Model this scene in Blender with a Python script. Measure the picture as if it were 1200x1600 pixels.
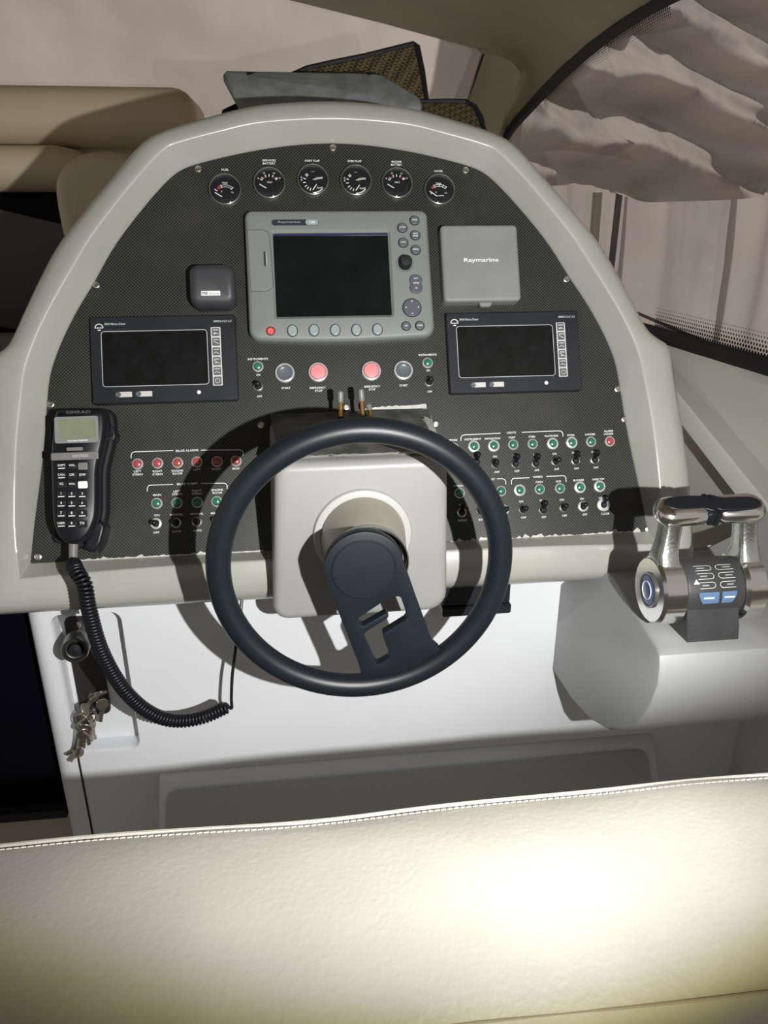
import bpy, bmesh, math, random
from mathutils import Matrix, Vector, noise
random.seed(7)
PI = math.pi
for o in list(bpy.data.objects): bpy.data.objects.remove(o)
SC = bpy.context.scene
COL = SC.collection

# ------------------------------------------------------------------ frame of the place
# the instrument board is a plane leaning back 25 deg; u to the right, v up along the board, n out of it
TILT = math.radians(25)
ORG = Vector((0, 0, .85))
BR = Matrix(((1, 0, 0), (0, math.sin(TILT), -math.cos(TILT)), (0, math.cos(TILT), math.sin(TILT))))
BOARD = Matrix.Translation(ORG) @ BR.to_4x4()
FPX = 1203.0
CAM_L = Vector((-.08377, 0, 1.2))
CAM_R = Matrix.Rotation(-.11236614, 3, 'Y') @ Matrix.Rotation(.04016633, 3, 'X') @ Matrix.Rotation(-.05147752, 3, 'Z')
CAM_W = BOARD @ CAM_L
def _ray(px, py): return CAM_R @ Vector(((px-600)/FPX, -(py-800)/FPX, -1))
def U(px, py, h=0.0):                       # measured point -> board coordinates at height h above the board
    d = _ray(px, py); t = (h-CAM_L.z)/d.z
    p = CAM_L + d*t
    return (p.x, p.y)
def at(px, py, axis, val):                  # measured point -> world point on the plane axis = val
    d = BR @ _ray(px, py); t = (val-CAM_W[axis])/d[axis]
    return CAM_W + d*t
def dep(px, py, dd): return CAM_W + (BR @ _ray(px, py))*dd
def BW(u, v, n=0): return BOARD @ Vector((u, v, n))

# ------------------------------------------------------------------ camera, world, light, exposure
cam = bpy.data.cameras.new('camera'); camo = bpy.data.objects.new('camera', cam); COL.objects.link(camo)
cam.sensor_fit = 'VERTICAL'; cam.sensor_height = 24; cam.lens = 24*FPX/1600
cam.clip_start = .02
camo.matrix_world = Matrix.Translation(CAM_W) @ (BR @ CAM_R).to_4x4()
SC.camera = camo
SC.cycles.use_denoising = True
w = bpy.data.worlds.new('world'); SC.world = w; w.use_nodes = True
w.node_tree.nodes['Background'].inputs[0].default_value = (1.0, .93, .86, 1)
w.node_tree.nodes['Background'].inputs[1].default_value = .34
LAMP = Vector((.185, -1.166, 1.315)); AIM = Vector((-.06, .1, 1.24))
ld = bpy.data.lights.new('torch', 'SPOT'); lo = bpy.data.objects.new('torch', ld); COL.objects.link(lo)
lo.location = LAMP; lo.rotation_euler = (AIM-LAMP).to_track_quat('-Z', 'Y').to_euler()
ld.energy = 98; ld.color = (1.0, .985, .955); ld.shadow_soft_size = .007
ld.spot_size = math.radians(94); ld.spot_blend = .6
SC.view_settings.view_transform = 'Standard'; SC.view_settings.look = 'None'
SC.view_settings.exposure = 0.0; SC.view_settings.gamma = 1.0; SC.view_settings.use_curve_mapping = False
# the torch's lens gives its beam a yellow fringe
ld.use_nodes = True
nt = ld.node_tree; em = nt.nodes['Emission']
tc = nt.nodes.new('ShaderNodeTexCoord'); sx = nt.nodes.new('ShaderNodeSeparateXYZ'); ab = nt.nodes.new('ShaderNodeMath'); ab.operation = 'ABSOLUTE'
rp = nt.nodes.new('ShaderNodeValToRGB')
nt.links.new(tc.outputs['Normal'], sx.inputs[0]); nt.links.new(sx.outputs[2], ab.inputs[0]); nt.links.new(ab.outputs[0], rp.inputs[0]); nt.links.new(rp.outputs[0], em.inputs[0])
cr = rp.color_ramp
su = bpy.data.lights.new('daylight_sun', 'SUN'); so = bpy.data.objects.new('daylight_sun', su); COL.objects.link(so)
so.rotation_euler = Vector((-.45, -.42, -.75)).to_track_quat('-Z', 'Y').to_euler(); su.energy = 3.6; su.color = (1, .95, .9); su.angle = .02
cr.elements[0].position = math.cos(math.radians(45.2)); cr.elements[0].color = (1, .90, .28, 1)
cr.elements[1].position = math.cos(math.radians(41.8)); cr.elements[1].color = (1, 1, 1, 1)

# ------------------------------------------------------------------ materials
def lin(c):
    return tuple(((x/255)/12.92 if x/255 <= .04045 else ((x/255+.055)/1.055)**2.4) for x in c)
MATS = {}
def mat(name, c, rough=.5, metal=0, spec=.5, bump=0, bscale=200, var=0, vscale=8, coat=0, emit=None, var2=None):
    m = bpy.data.materials.new(name); m.use_nodes = True
    nt = m.node_tree; p = nt.nodes['Principled BSDF']
    c = tuple(c)
    p.inputs['Base Color'].default_value = c+(1,); p.inputs['Roughness'].default_value = rough
    p.inputs['Metallic'].default_value = metal; p.inputs['Specular IOR Level'].default_value = spec
    p.inputs['Coat Weight'].default_value = coat; p.inputs['Coat Roughness'].default_value = .10
    t = nt.nodes.new('ShaderNodeTexCoord')
    if var:
        n = nt.nodes.new('ShaderNodeTexNoise'); n.inputs['Scale'].default_value = vscale; n.inputs['Detail'].default_value = 6
        nt.links.new(t.outputs['Object'], n.inputs['Vector'])
        r = nt.nodes.new('ShaderNodeValToRGB')
        r.color_ramp.elements[0].position = .35; r.color_ramp.elements[1].position = .68
        d = var2 if var2 else tuple(x*(1-var) for x in c)
        r.color_ramp.elements[0].color = tuple(d)+(1,); r.color_ramp.elements[1].color = c+(1,)
        nt.links.new(n.outputs['Fac'], r.inputs[0]); nt.links.new(r.outputs[0], p.inputs['Base Color'])
    if bump:
        n = nt.nodes.new('ShaderNodeTexNoise'); n.inputs['Scale'].default_value = bscale; n.inputs['Detail'].default_value = 3
        nt.links.new(t.outputs['Object'], n.inputs['Vector'])
        b = nt.nodes.new('ShaderNodeBump'); b.inputs['Strength'].default_value = bump; b.inputs['Distance'].default_value = .001
        nt.links.new(n.outputs['Fac'], b.inputs['Height']); nt.links.new(b.outputs[0], p.inputs['Normal'])
    if emit:
        p.inputs['Emission Color'].default_value = c+(1,); p.inputs['Emission Strength'].default_value = emit
    MATS[name] = m
    return m
GEL = mat('console_gelcoat', (.35, .352, .318), .30, coat=.55, var=.10, vscale=6, bump=.06, bscale=900)
WHITE = mat('lower_gelcoat', (.66, .68, .71), .35, var=.04, vscale=4)
BOXG = mat('column_grey', (.30, .298, .288), .42, var=.06, vscale=9, bump=.08, bscale=1200)
PODG = mat('pod_grey', (.34, .345, .345), .45, var=.05, vscale=7, bump=.15, bscale=1500)
LINER = mat('headliner', (.29, .255, .17), .6, var=.15, vscale=3)
CREAM = mat('coaming_gelcoat', (.60, .60, .55), .38, var=.05, vscale=5)
BLK = mat('black_plastic', (.007, .008, .011), .36, spec=.3, bump=.05, bscale=1500)
BLKM = mat('black_matte', (.006, .007, .009), .6, spec=.25)
RUB = mat('black_rubber', (.006, .006, .008), .7)
NAVY = mat('display_housing', (.016, .0185, .025), .42, spec=.3, var=.3, vscale=14, bump=.05, bscale=1800)
SCR = mat('dark_screen', (.006, .008, .009), .12, var=.35, vscale=25)
SCRM = mat('dark_matt_screen', (.007, .008, .008), .30, spec=.3, var=.5, vscale=60)
GREY = mat('plotter_grey', (.165, .182, .172), .5, bump=.1, bscale=1600, var=.05)
GREY2 = mat('cover_grey', (.195, .203, .203), .55, bump=.15, bscale=1600, var=.12, vscale=18)
COVG = mat('dusty_cover', (.23, .245, .24), .55, bump=.2, bscale=900, var=.35, vscale=30)
BTN = mat('grey_button', (.085, .09, .105), .45)
KEYG = mat('soft_key', (.25, .30, .31), .3)
PRT = mat('white_print', (.72, .73, .72), .6)
DIM = mat('grey_print', (.25, .26, .27), .6)
CHR = mat('chrome', (.86, .86, .84), .16, 1)
CHRW = mat('worn_chrome', (.80, .83, .80), .24, 1, var=.3, vscale=45, bump=.3, bscale=300)
STL = mat('steel', (.55, .54, .50), .3, 1)
BRASS = mat('brass', (.55, .33, .10), .3, 1)
REDL = mat('red_lens', (.44, .07, .075), .2, var=.3, vscale=120)
GRNL = mat('green_lens', (.03, .17, .105), .25, var=.3, vscale=150)
REDB = mat('red_button', (.70, .22, .24), .35)
REDK = mat('red_key', (.55, .04, .04), .4)
GRYB = mat('start_button', (.10, .12, .135), .25)
CLR = mat('button_collar', (.48, .50, .49), .2, .25)
LEDRIM = mat('lamp_rim', (.62, .66, .62), .28, .5)
WHEELM = mat('wheel_leather', (.008, .0115, .0155), .36, spec=.4, bump=.15, bscale=1400)
HUBM = mat('wheel_hub', (.007, .0115, .0165), .5, spec=.35, bump=.1, bscale=2500)
BEIGE = mat('column_cone', (.34, .32, .26), .4, var=.12, vscale=25)
LCD = mat('lcd_green', (.19, .21, .14), .35, var=.15, vscale=60)
LCDF = mat('lcd_frame', (.19, .20, .195), .4)
BAND = mat('grey_band', (.15, .145, .14), .5)
SEATM = mat('seat_vinyl', (.385, .37, .33), .5, var=.08, vscale=14, bump=.3, bscale=220)
STITCH = mat('stitch', (.62, .60, .53), .6)
SOFA = mat('sofa_vinyl', (.62, .52, .37), .45, var=.06, vscale=5)
DARKW = mat('dark_interior', (.010, .008, .007), .6, spec=.15)
OPENSHADE = mat('companionway_shade', (.0012, .0014, .004), .7, spec=.05)  # near-black colour carries the shade inside the companionway
WOOD = mat('dark_wood', (.05, .018, .012), .35)
FLOORM = mat('floor_gelcoat', (.36, .34, .28), .5)
FILM = mat('peeled_film', (.50, .50, .46), .5, var=.25, vscale=90)
DIRT = mat('dusty_plate', (.13, .135, .12), .5, var=.6, vscale=35, bump=.2, bscale=500)
LABEL = mat('white_sticker', (.75, .75, .73), .5)
BLUE = mat('blue_key', (.09, .16, .28), .35)
LEADR = mat('lock_plate', (.018, .014, .014), .45)
KEYM = mat('key_metal', (.56, .53, .46), .35, 1, var=.3, vscale=60)
MRED = mat('dial_red', (.35, .03, .05), .6)

def carbon():
    m = bpy.data.materials.new('carbon_weave'); m.use_nodes = True
    nt = m.node_tree; p = nt.nodes['Principled BSDF']; L = nt.links.new
    t = nt.nodes.new('ShaderNodeTexCoord'); mp = nt.nodes.new('ShaderNodeMapping'); L(t.outputs['Object'], mp.inputs[0])
    mp.inputs['Rotation'].default_value = (0, 0, 0); mp.inputs['Location'].default_value = (.0013, .0007, .5)
    ck = nt.nodes.new('ShaderNodeTexChecker'); ck.inputs['Scale'].default_value = 390; L(mp.outputs[0], ck.inputs['Vector'])
    ck.inputs[1].default_value = (.005, .0055, .005, 1); ck.inputs[2].default_value = (.042, .043, .036, 1)
    n = nt.nodes.new('ShaderNodeTexNoise'); n.inputs['Scale'].default_value = 7; n.inputs['Detail'].default_value = 8; n.inputs['Roughness'].default_value = .65
    L(t.outputs['Object'], n.inputs['Vector'])
    r = nt.nodes.new('ShaderNodeValToRGB'); r.color_ramp.elements[0].position = .48; r.color_ramp.elements[1].position = .8
    r.color_ramp.elements[0].color = (.0, .0, .0, 1); r.color_ramp.elements[1].color = (.40, .40, .40, 1)
    L(n.outputs['Fac'], r.inputs[0])
    mx = nt.nodes.new('ShaderNodeMix'); mx.data_type = 'RGBA'; L(r.outputs[0], mx.inputs[0]); L(ck.outputs[0], mx.inputs[6]); mx.inputs[7].default_value = (.06, .058, .048, 1)
    L(mx.outputs[2], p.inputs['Base Color']); p.inputs['Roughness'].default_value = .42; p.inputs['Specular IOR Level'].default_value = .3
    b = nt.nodes.new('ShaderNodeBump'); b.inputs['Strength'].default_value = .25; b.inputs['Distance'].default_value = .0006
    L(ck.outputs[1], b.inputs['Height']); L(b.outputs[0], p.inputs['Normal'])
    return m
CARB = carbon()
def glassmat(name, tint=(1, 1, 1), k=.10, rough=.03):
    m = bpy.data.materials.new(name); m.use_nodes = True
    nt = m.node_tree; L = nt.links.new
    nt.nodes.remove(nt.nodes['Principled BSDF']); out = nt.nodes['Material Output']
    tr = nt.nodes.new('ShaderNodeBsdfTransparent'); tr.inputs[0].default_value = tint+(1,)
    gl = nt.nodes.new('ShaderNodeBsdfGlossy'); gl.inputs['Roughness'].default_value = rough
    lw = nt.nodes.new('ShaderNodeLayerWeight'); lw.inputs[0].default_value = .5
    pw = nt.nodes.new('ShaderNodeMath'); pw.operation = 'POWER'; pw.inputs[1].default_value = 5; L(lw.outputs['Facing'], pw.inputs[0])
    fr = nt.nodes.new('ShaderNodeMath'); fr.operation = 'MULTIPLY_ADD'; fr.inputs[1].default_value = .8; fr.inputs[2].default_value = .04; L(pw.outputs[0], fr.inputs[0])
    mx = nt.nodes.new('ShaderNodeMixShader'); L(fr.outputs[0], mx.inputs[0]); L(tr.outputs[0], mx.inputs[1]); L(gl.outputs[0], mx.inputs[2])
    L(mx.outputs[0], out.inputs[0])
    return m
GLASS = glassmat('gauge_glass', (.95, .95, .95))
PANE = glassmat('window_glass', (.90, .90, .90))
def cloth(name, c, tr=.5, bscale=30):
    m = bpy.data.materials.new(name); m.use_nodes = True
    nt = m.node_tree; L = nt.links.new
    nt.nodes.remove(nt.nodes['Principled BSDF']); out = nt.nodes['Material Output']
    t = nt.nodes.new('ShaderNodeTexCoord'); n = nt.nodes.new('ShaderNodeTexNoise'); n.inputs['Scale'].default_value = 2.2; n.inputs['Detail'].default_value = 9; n.inputs['Roughness'].default_value = .6
    L(t.outputs['Object'], n.inputs['Vector'])
    r = nt.nodes.new('ShaderNodeValToRGB'); r.color_ramp.elements[0].position = .3; r.color_ramp.elements[1].position = .7
    r.color_ramp.elements[0].color = tuple(x*.78 for x in c)+(1,); r.color_ramp.elements[1].color = tuple(c)+(1,)
    L(n.outputs['Fac'], r.inputs[0])
    d = nt.nodes.new('ShaderNodeBsdfDiffuse'); s = nt.nodes.new('ShaderNodeBsdfTranslucent'); mx = nt.nodes.new('ShaderNodeMixShader'); mx.inputs[0].default_value = tr
    L(r.outputs[0], d.inputs[0]); L(r.outputs[0], s.inputs[0]); L(d.outputs[0], mx.inputs[1]); L(s.outputs[0], mx.inputs[2]); L(mx.outputs[0], out.inputs[0])
    n2 = nt.nodes.new('ShaderNodeTexNoise'); n2.inputs['Scale'].default_value = bscale; n2.inputs['Detail'].default_value = 5
    L(t.outputs['Object'], n2.inputs['Vector'])
    b = nt.nodes.new('ShaderNodeBump'); b.inputs['Strength'].default_value = .35; b.inputs['Distance'].default_value = .01
    L(n2.outputs['Fac'], b.inputs['Height']); L(b.outputs[0], d.inputs['Normal'])
    return m
CLOTH = cloth('boat_cover_cloth', (.56, .50, .465), .5)
def meshmat(name, a, b, sc, rough=.7):
    m = bpy.data.materials.new(name); m.use_nodes = True
    nt = m.node_tree; p = nt.nodes['Principled BSDF']; L = nt.links.new
    t = nt.nodes.new('ShaderNodeTexCoord'); ck = nt.nodes.new('ShaderNodeTexChecker'); ck.inputs['Scale'].default_value = sc
    mp = nt.nodes.new('ShaderNodeMapping'); mp.inputs['Location'].default_value = (.5/sc, .5/sc, .5/sc); mp.inputs['Rotation'].default_value = (.01, .013, .6)
    L(t.outputs['Object'], mp.inputs[0]); L(mp.outputs[0], ck.inputs['Vector'])
    ck.inputs[1].default_value = tuple(a)+(1,); ck.inputs[2].default_value = tuple(b)+(1,)
    L(ck.outputs[0], p.inputs['Base Color']); p.inputs['Roughness'].default_value = rough
    bm_ = nt.nodes.new('ShaderNodeBump'); bm_.inputs['Strength'].default_value = .4; bm_.inputs['Distance'].default_value = .001
    L(ck.outputs[1], bm_.inputs['Height']); L(bm_.outputs[0], p.inputs['Normal'])
    return m
SHADEM = meshmat('woven_shade', (.03, .024, .012), (.14, .105, .05), 130)
GRIP = mat('nonskid', (.42, .43, .40), .6, bump=.5, bscale=700, var=.12, vscale=400)

# ------------------------------------------------------------------ mesh helpers
MW = {}
def link(o, parent=None, world=None):
    COL.objects.link(o)
    if parent is not None:
        o.parent = parent; MW[o.name] = MW[parent.name]
    else:
        MW[o.name] = world or Matrix()
        o.matrix_world = MW[o.name]
    return o
def thing(name, label, cat, world, group=None, kind=None):
    if not isinstance(world, Matrix): world = Matrix.Translation(Vector(world))
    o = bpy.data.objects.new(name, None); o.empty_display_size = .02
    link(o, None, world); tag(o, label, cat, group, kind)
    return o
def tag(o, label=None, cat=None, group=None, kind=None):
    if label: o['label'] = label
    if cat: o['category'] = cat
    if group: o['group'] = group
    if kind: o['kind'] = kind
    return o
def obj(name, bm, m, parent=None, world=False, smooth=True, at_world=None, sharp=35):
    """bm in the parent's local frame; world=True: bm is in world coordinates"""
    if parent is None and world and at_world is None: at_world = Matrix()
    if world:
        mw = MW[parent.name] if parent is not None else at_world
        bmesh.ops.transform(bm, matrix=mw.inverted(), verts=bm.verts)
    bmesh.ops.recalc_face_normals(bm, faces=bm.faces)
    for f in bm.faces: f.smooth = smooth
    if smooth:
        a = math.radians(sharp)
        for e in bm.edges:
            if len(e.link_faces) == 2 and e.calc_face_angle(0) > a: e.smooth = False
    me = bpy.data.meshes.new(name); bm.to_mesh(me); bm.free()
    me.materials.append(m)
    o = bpy.data.objects.new(name, me)
    return link(o, parent, at_world if parent is None else None)
def B(): return bmesh.new()
def off(pts, d):
    n = len(pts); out = []
    area = sum(pts[i][0]*pts[(i+1) % n][1]-pts[(i+1) % n][0]*pts[i][1] for i in range(n))
    s = 1 if area > 0 else -1
    for i in range(n):
        p0, p1, p2 = Vector(pts[i-1][:2]), Vector(pts[i][:2]), Vector(pts[(i+1) % n][:2])
        a = (p1-p0); b = (p2-p1)
        if a.length < 1e-9 or b.length < 1e-9: out.append((p1.x, p1.y)); continue
        a.normalize(); b.normalize()
        na = Vector((-a.y, a.x))*s; nb = Vector((-b.y, b.x))*s
        m = na+nb
        if m.length < 1e-6: m = na
        m.normalize(); k = max(.5, m.dot(na))
        out.append((p1.x+m.x*d/k, p1.y+m.y*d/k))
    return out
def loops(bm, rings, closed=True, cap0=False, cap1=False):
    V = [[bm.verts.new(p) for p in r] for r in rings]
    for a, b in zip(V[:-1], V[1:]):
        n = len(a)
        for i in range(n if closed else n-1):
            j = (i+1) % n
            try: bm.faces.new((a[i], a[j], b[j], b[i]))
            except ValueError: pass
    if cap0: bm.faces.new(V[0][::-1])
    if cap1: bm.faces.new(V[-1])
    return V
def slab(bm, pts, z0, z1, f=0, seg=3, M=None):
    rings = [[(x, y, z0) for x, y in pts]]
    if f <= 0: rings.append([(x, y, z1) for x, y in pts])
    else:
        rings.append([(x, y, z1-f) for x, y in pts])
        for k in range(1, seg+1):
            a = k/seg*PI/2
            rings.append([(x, y, z1-f+f*math.sin(a)) for x, y in off(pts, f*(1-math.cos(a)))])
        rings.append([(x, y, z1) for x, y in off(pts, f*1.25)])
    if M is not None: rings = [[M @ Vector(p) for p in r] for r in rings]
    loops(bm, rings, True, True, True)
    return bm
def rrect(x0, y0, x1, y1, r, seg=4):
    out = []
    for cx, cy, a0 in ((x1-r, y1-r, 0), (x0+r, y1-r, 90), (x0+r, y0+r, 180), (x1-r, y0+r, 270)):
        for k in range(seg+1):
            a = math.radians(a0+90*k/seg); out.append((cx+r*math.cos(a), cy+r*math.sin(a)))
    return out
def circ(cx, cy, r, n=24, ry=None):
    return [(cx+r*math.cos(2*PI*k/n), cy+(ry or r)*math.sin(2*PI*k/n)) for k in range(n)]
def lathe(bm, prof, n=28, M=None, cap0=False, cap1=False):
    rings = []
    for r, z in prof:
        rg = [Vector((max(r, 1e-5)*math.cos(2*PI*k/n), max(r, 1e-5)*math.sin(2*PI*k/n), z)) for k in range(n)]
        if M is not None: rg = [M @ p for p in rg]
        rings.append(rg)
    loops(bm, rings, True, cap0, cap1)
    return bm
def tube(bm, pts, r, n=8, closed=False, caps=True):
    pts = [Vector(p) for p in pts]; N = len(pts); rings = []
    up = None
    for i in range(N):
        a = pts[i-1] if (i > 0 or closed) else pts[i]; b = pts[(i+1) % N] if (i < N-1 or closed) else pts[i]
        t = (b-a).normalized()
        if up is None:
            up = Vector((0, 0, 1)) if abs(t.z) < .9 else Vector((1, 0, 0))
        x = t.cross(up); 
        if x.length < 1e-6: x = t.orthogonal()
        x.normalize(); y = x.cross(t).normalized(); up = y
        rr = r[i] if isinstance(r, (list, tuple)) else r
        rings.append([pts[i]+x*rr*math.cos(2*PI*k/n)+y*rr*math.sin(2*PI*k/n) for k in range(n)])
    if closed: rings.append(rings[0])
    V = loops(bm, rings, True, caps and not closed, caps and not closed)
    if closed: bmesh.ops.remove_doubles(bm, verts=bm.verts, dist=1e-6)
    return bm
def catmull(P, m):
    P = [Vector(p) for p in P]; out = []
    for i in range(len(P)-1):
        p0 = P[max(i-1, 0)]; p1 = P[i]; p2 = P[i+1]; p3 = P[min(i+2, len(P)-1)]
        for k in range(m):
            t = k/m
            out.append(.5*((2*p1)+(p2-p0)*t+(2*p0-5*p1+4*p2-p3)*t*t+(3*p1-p0-3*p2+p3)*t**3))
    out.append(P[-1])
    return out
def stroke(bm, pts, w, z0=.0002, z1=.0006):
    """a flat raised line of print along 2D points"""
    n = len(pts); L = []; R = []
    for i in range(n):
        a = Vector(pts[max(i-1, 0)]); b = Vector(pts[min(i+1, n-1)]); t = (b-a).normalized(); q = Vector((-t.y, t.x))*w/2
        p = Vector(pts[i]); L.append(p+q); R.append(p-q)
    poly = L+R[::-1]
    for i in range(n-1):
        a = [L[i], L[i+1], R[i+1], R[i]]
        vs0 = [bm.verts.new((p.x, p.y, z1)) for p in a]; bm.faces.new(vs0[::-1])
    return bm
def box(bm, x0, y0, z0, x1, y1, z1, M=None):
    r = bmesh.ops.create_cube(bm, size=1)
    m = Matrix.Translation(((x0+x1)/2, (y0+y1)/2, (z0+z1)/2)) @ Matrix.Diagonal((x1-x0, y1-y0, z1-z0, 1))
    if M is not None: m = M @ m
    bmesh.ops.transform(bm, matrix=m, verts=r['verts'])
    return bm
def fillhole(bm, outer, holes, z):
    """a flat sheet with holes in the xy plane; returns rings of verts"""
    rings = []
    edges = []
    for lp in [outer]+holes:
        vs = [bm.verts.new((x, y, z)) for x, y in lp]; rings.append(vs)
        edges += [bm.edges.new((vs[i], vs[(i+1) % len(vs)])) for i in range(len(vs))]
    bmesh.ops.triangle_fill(bm, use_beauty=True, use_dissolve=False, edges=edges)
    return rings
TXT = []
def text(s, u, v, h, parent, m=None, n=.0006, w=None, rot=0, name='lettering', M=None):
    TXT.append((s, u, v, h, parent, m or PRT, n, w, rot, name, M))
def flush_text():
    obs = []
    for i, (s, u, v, h, parent, m, n, w_, rot, name, M) in enumerate(TXT):
        c = bpy.data.curves.new('t', 'FONT'); c.body = s; c.align_x = 'CENTER'; c.size = 1; c.resolution_u = 2; c.offset = .012; c.space_line = .9
        o = bpy.data.objects.new('t', c); COL.objects.link(o); obs.append(o)
    bpy.context.view_layer.update()
    dg = bpy.context.evaluated_depsgraph_get()
    for o, (s, u, v, h, parent, m, n, w_, rot, name, M) in zip(obs, TXT):
        me = bpy.data.meshes.new_from_object(o.evaluated_get(dg))
        xs = [q.co.x for q in me.vertices]; ys = [q.co.y for q in me.vertices]
        if xs:
            W_, H_ = max(xs)-min(xs), max(ys)-min(ys)
            sy = h/H_; sx = (w_/W_) if w_ else sy
            X = Matrix.Translation((u, v, n)) @ Matrix.Rotation(rot, 4, 'Z') @ Matrix.Diagonal((sx, sy, 1, 1)) @ Matrix.Translation((-(max(xs)+min(xs))/2, -(max(ys)+min(ys))/2, 0))
            if M is not None: X = M @ X
            me.transform(X)
        me.name = name; me.materials.clear(); me.materials.append(m)
        k = bpy.data.objects.new(name, me); link(k, parent)
    for o in obs:
        c = o.data; bpy.data.objects.remove(o); bpy.data.curves.remove(c)
def onboard(u, v, n=0): return BOARD @ Matrix.Translation((u, v, n))
def sstruct(name, bm, m, label=None, cat=None, **k):
    o = obj(name, bm, m, None, True, **k); o['kind'] = 'structure'
    if label: o['label'] = label
    if cat: o['category'] = cat
    return o

# ================================================================== SETTING
YW = .03                                     # lower bulkhead plane
# --- lower bulkhead with the lock recess
RX0, RX1, RZ0, RZ1 = -.500, -.371, .468, .740
bm = B()
outer = [(-.475, .05), (1.35, .05), (1.35, .90), (-.475, .90)]
outer = [(-.492, .05), (-.36, .05), (1.35, .05), (1.35, .80), (-.36, .80), (-.492, .80)]
hole = rrect(-.481, RZ0, RX1, RZ1, .018, 5)
rings = fillhole(bm, outer, [hole], 0)
def bulge(x, z): return YW
for vtx in bm.verts: x, z = vtx.co.x, vtx.co.y; vtx.co = Vector((x, YW, z))
# recess walls with a rounded lip
hr = []
for k, (ins, dy) in enumerate(((0, 0), (.002, .004), (.003, .008), (.003, .034))):
    hr.append([Vector((x, YW+dy, z)) for x, z in off(hole, ins)])
loops(bm, hr, True, False, True)
# rounded left end turning into the companionway
edge = [Vector((-.475, YW, 0))]
prof = [(-.492, YW)]+[(-.492-.028*math.sin(a), YW+.028*(1-math.cos(a))) for a in [k/6*PI/2 for k in range(1, 7)]]+[(-.522, .55)]
loops(bm, [[Vector((x, y, .05)) for x, y in prof], [Vector((x, y, .80)) for x, y in prof]], False)
bmesh.ops.remove_doubles(bm, verts=bm.verts, dist=1e-5)
sstruct('wall_front', bm, WHITE, 'white moulded bulkhead below the helm console')
# dark joint running down below the recess
bm = B(); box(bm, -.4790, YW-.0006, .06, -.4755, YW+.002, .462)
sstruct('trim_1', bm, RUB, 'dark vertical joint in the white bulkhead below the keys')

# --- sloping footrest with a non-skid pad
bm = B()
FX0, FX1 = -.345, .56
prof = [(YW+.002, .412), (YW-.006, .410), (YW-.016, .402), (-.16, .17), (-.17, .05), (YW+.002, .05)]
loops(bm, [[Vector((FX0, y, z)) for y, z in prof], [Vector((FX1, y, z)) for y, z in prof]], True, True, True)
foot = thing('footrest', 'grey sloping footrest with a non-skid pad under the steering wheel', 'footrest', (.1, -.05, .05))
obj('wedge', bm, WHITE, foot, True)
sl = Vector((0, -.16-(YW-.016), .17-.402)); sl.normalize()
up = Vector((0, .402-.17, 0)); nrm = Vector((0, -1, 0)).cross(Vector((0, 0, 1)))
S0 = Vector((0, YW-.016, .402)); sn = Vector((1, 0, 0)).cross(sl).normalized()
if sn.y > 0: sn = -sn
M = Matrix.Translation(S0) @ Matrix((Vector((1, 0, 0)), -sl, sn)).transposed().to_4x4()
bm = B(); slab(bm, rrect(FX0+.012, -.262, FX1-.015, -.010, .02), -.001, .004, .002, 2, M)
obj('pad', bm, GRIP, foot, True)

# --- floor
bm = B(); box(bm, -2.4, -2.2, -.05, 1.4, 3.2, .0)
sstruct('floor', bm, FLOORM, 'cockpit floor')

# --- companionway: near-black panel painted as the opening's shade, step
ST = at(40, 1266, 1, .07).z
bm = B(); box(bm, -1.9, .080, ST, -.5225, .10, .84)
o = sstruct('companionway_shade_panel', bm, OPENSHADE, 'dark navy panel standing for the shade in the companionway opening')
bm = B(); box(bm, -1.9, .079, .0, -.5225, .34, ST)
sstruct('trim_2', bm, FLOORM, 'beige companionway step')
bm = B(); box(bm, -.90, .060, ST-.016, -.527, .079, ST+.002)
e = obj('tread_strip', bm, RUB, None, True); tag(e, 'black rubber strip along the companionway step edge', 'tread strip')

# --- right side: hull side below the window, coaming ledge running aft
def line(p, q, ax, val, t0=-.35, t1=1.9, n=12):
    a = at(*p, ax, val); b = at(*q, ax, val)
    return [a+(b-a)*(t0+(t1-t0)*k/n) for k in range(n+1)]
LA = line((1015, 521), (1200, 577), 0, .85, -1.6, 2.4)
LB = line((1048, 556), (1200, 603), 0, .825, -1.6, 2.4)
LC = line((1053, 574), (1200, 735), 0, .80)
LD = line((1058, 612), (1200, 787), 0, .70)
LD2 = [p+Vector((-.004, -.003, -.006)) for p in LD]
LE = line((1064, 662), (1200, 838), 0, .69)
LE2 = [p+Vector((.012, 0, -.004)) for p in LE]
LF = [Vector((.74, p.y+.02, p.z-.03)) for p in LE]
LG = [Vector((.74, p.y+.02, .05)) for p in LE]
for nm, a, b, m, lab in (('wall_right', LA, LB, CREAM, 'cream ledge directly under the side window'),):
    pass
bm = B(); loops(bm, [LA, LB, LC], False)
sstruct('wall_right', bm, CREAM, 'cream hull side below the black rimmed side window')
bm = B(); loops(bm, [LC, LD, LD2, LE, LE2, LF, LG], False)
sstruct('trim_3', bm, CREAM, 'cream coaming ledge sloping down along the hull side')

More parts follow.
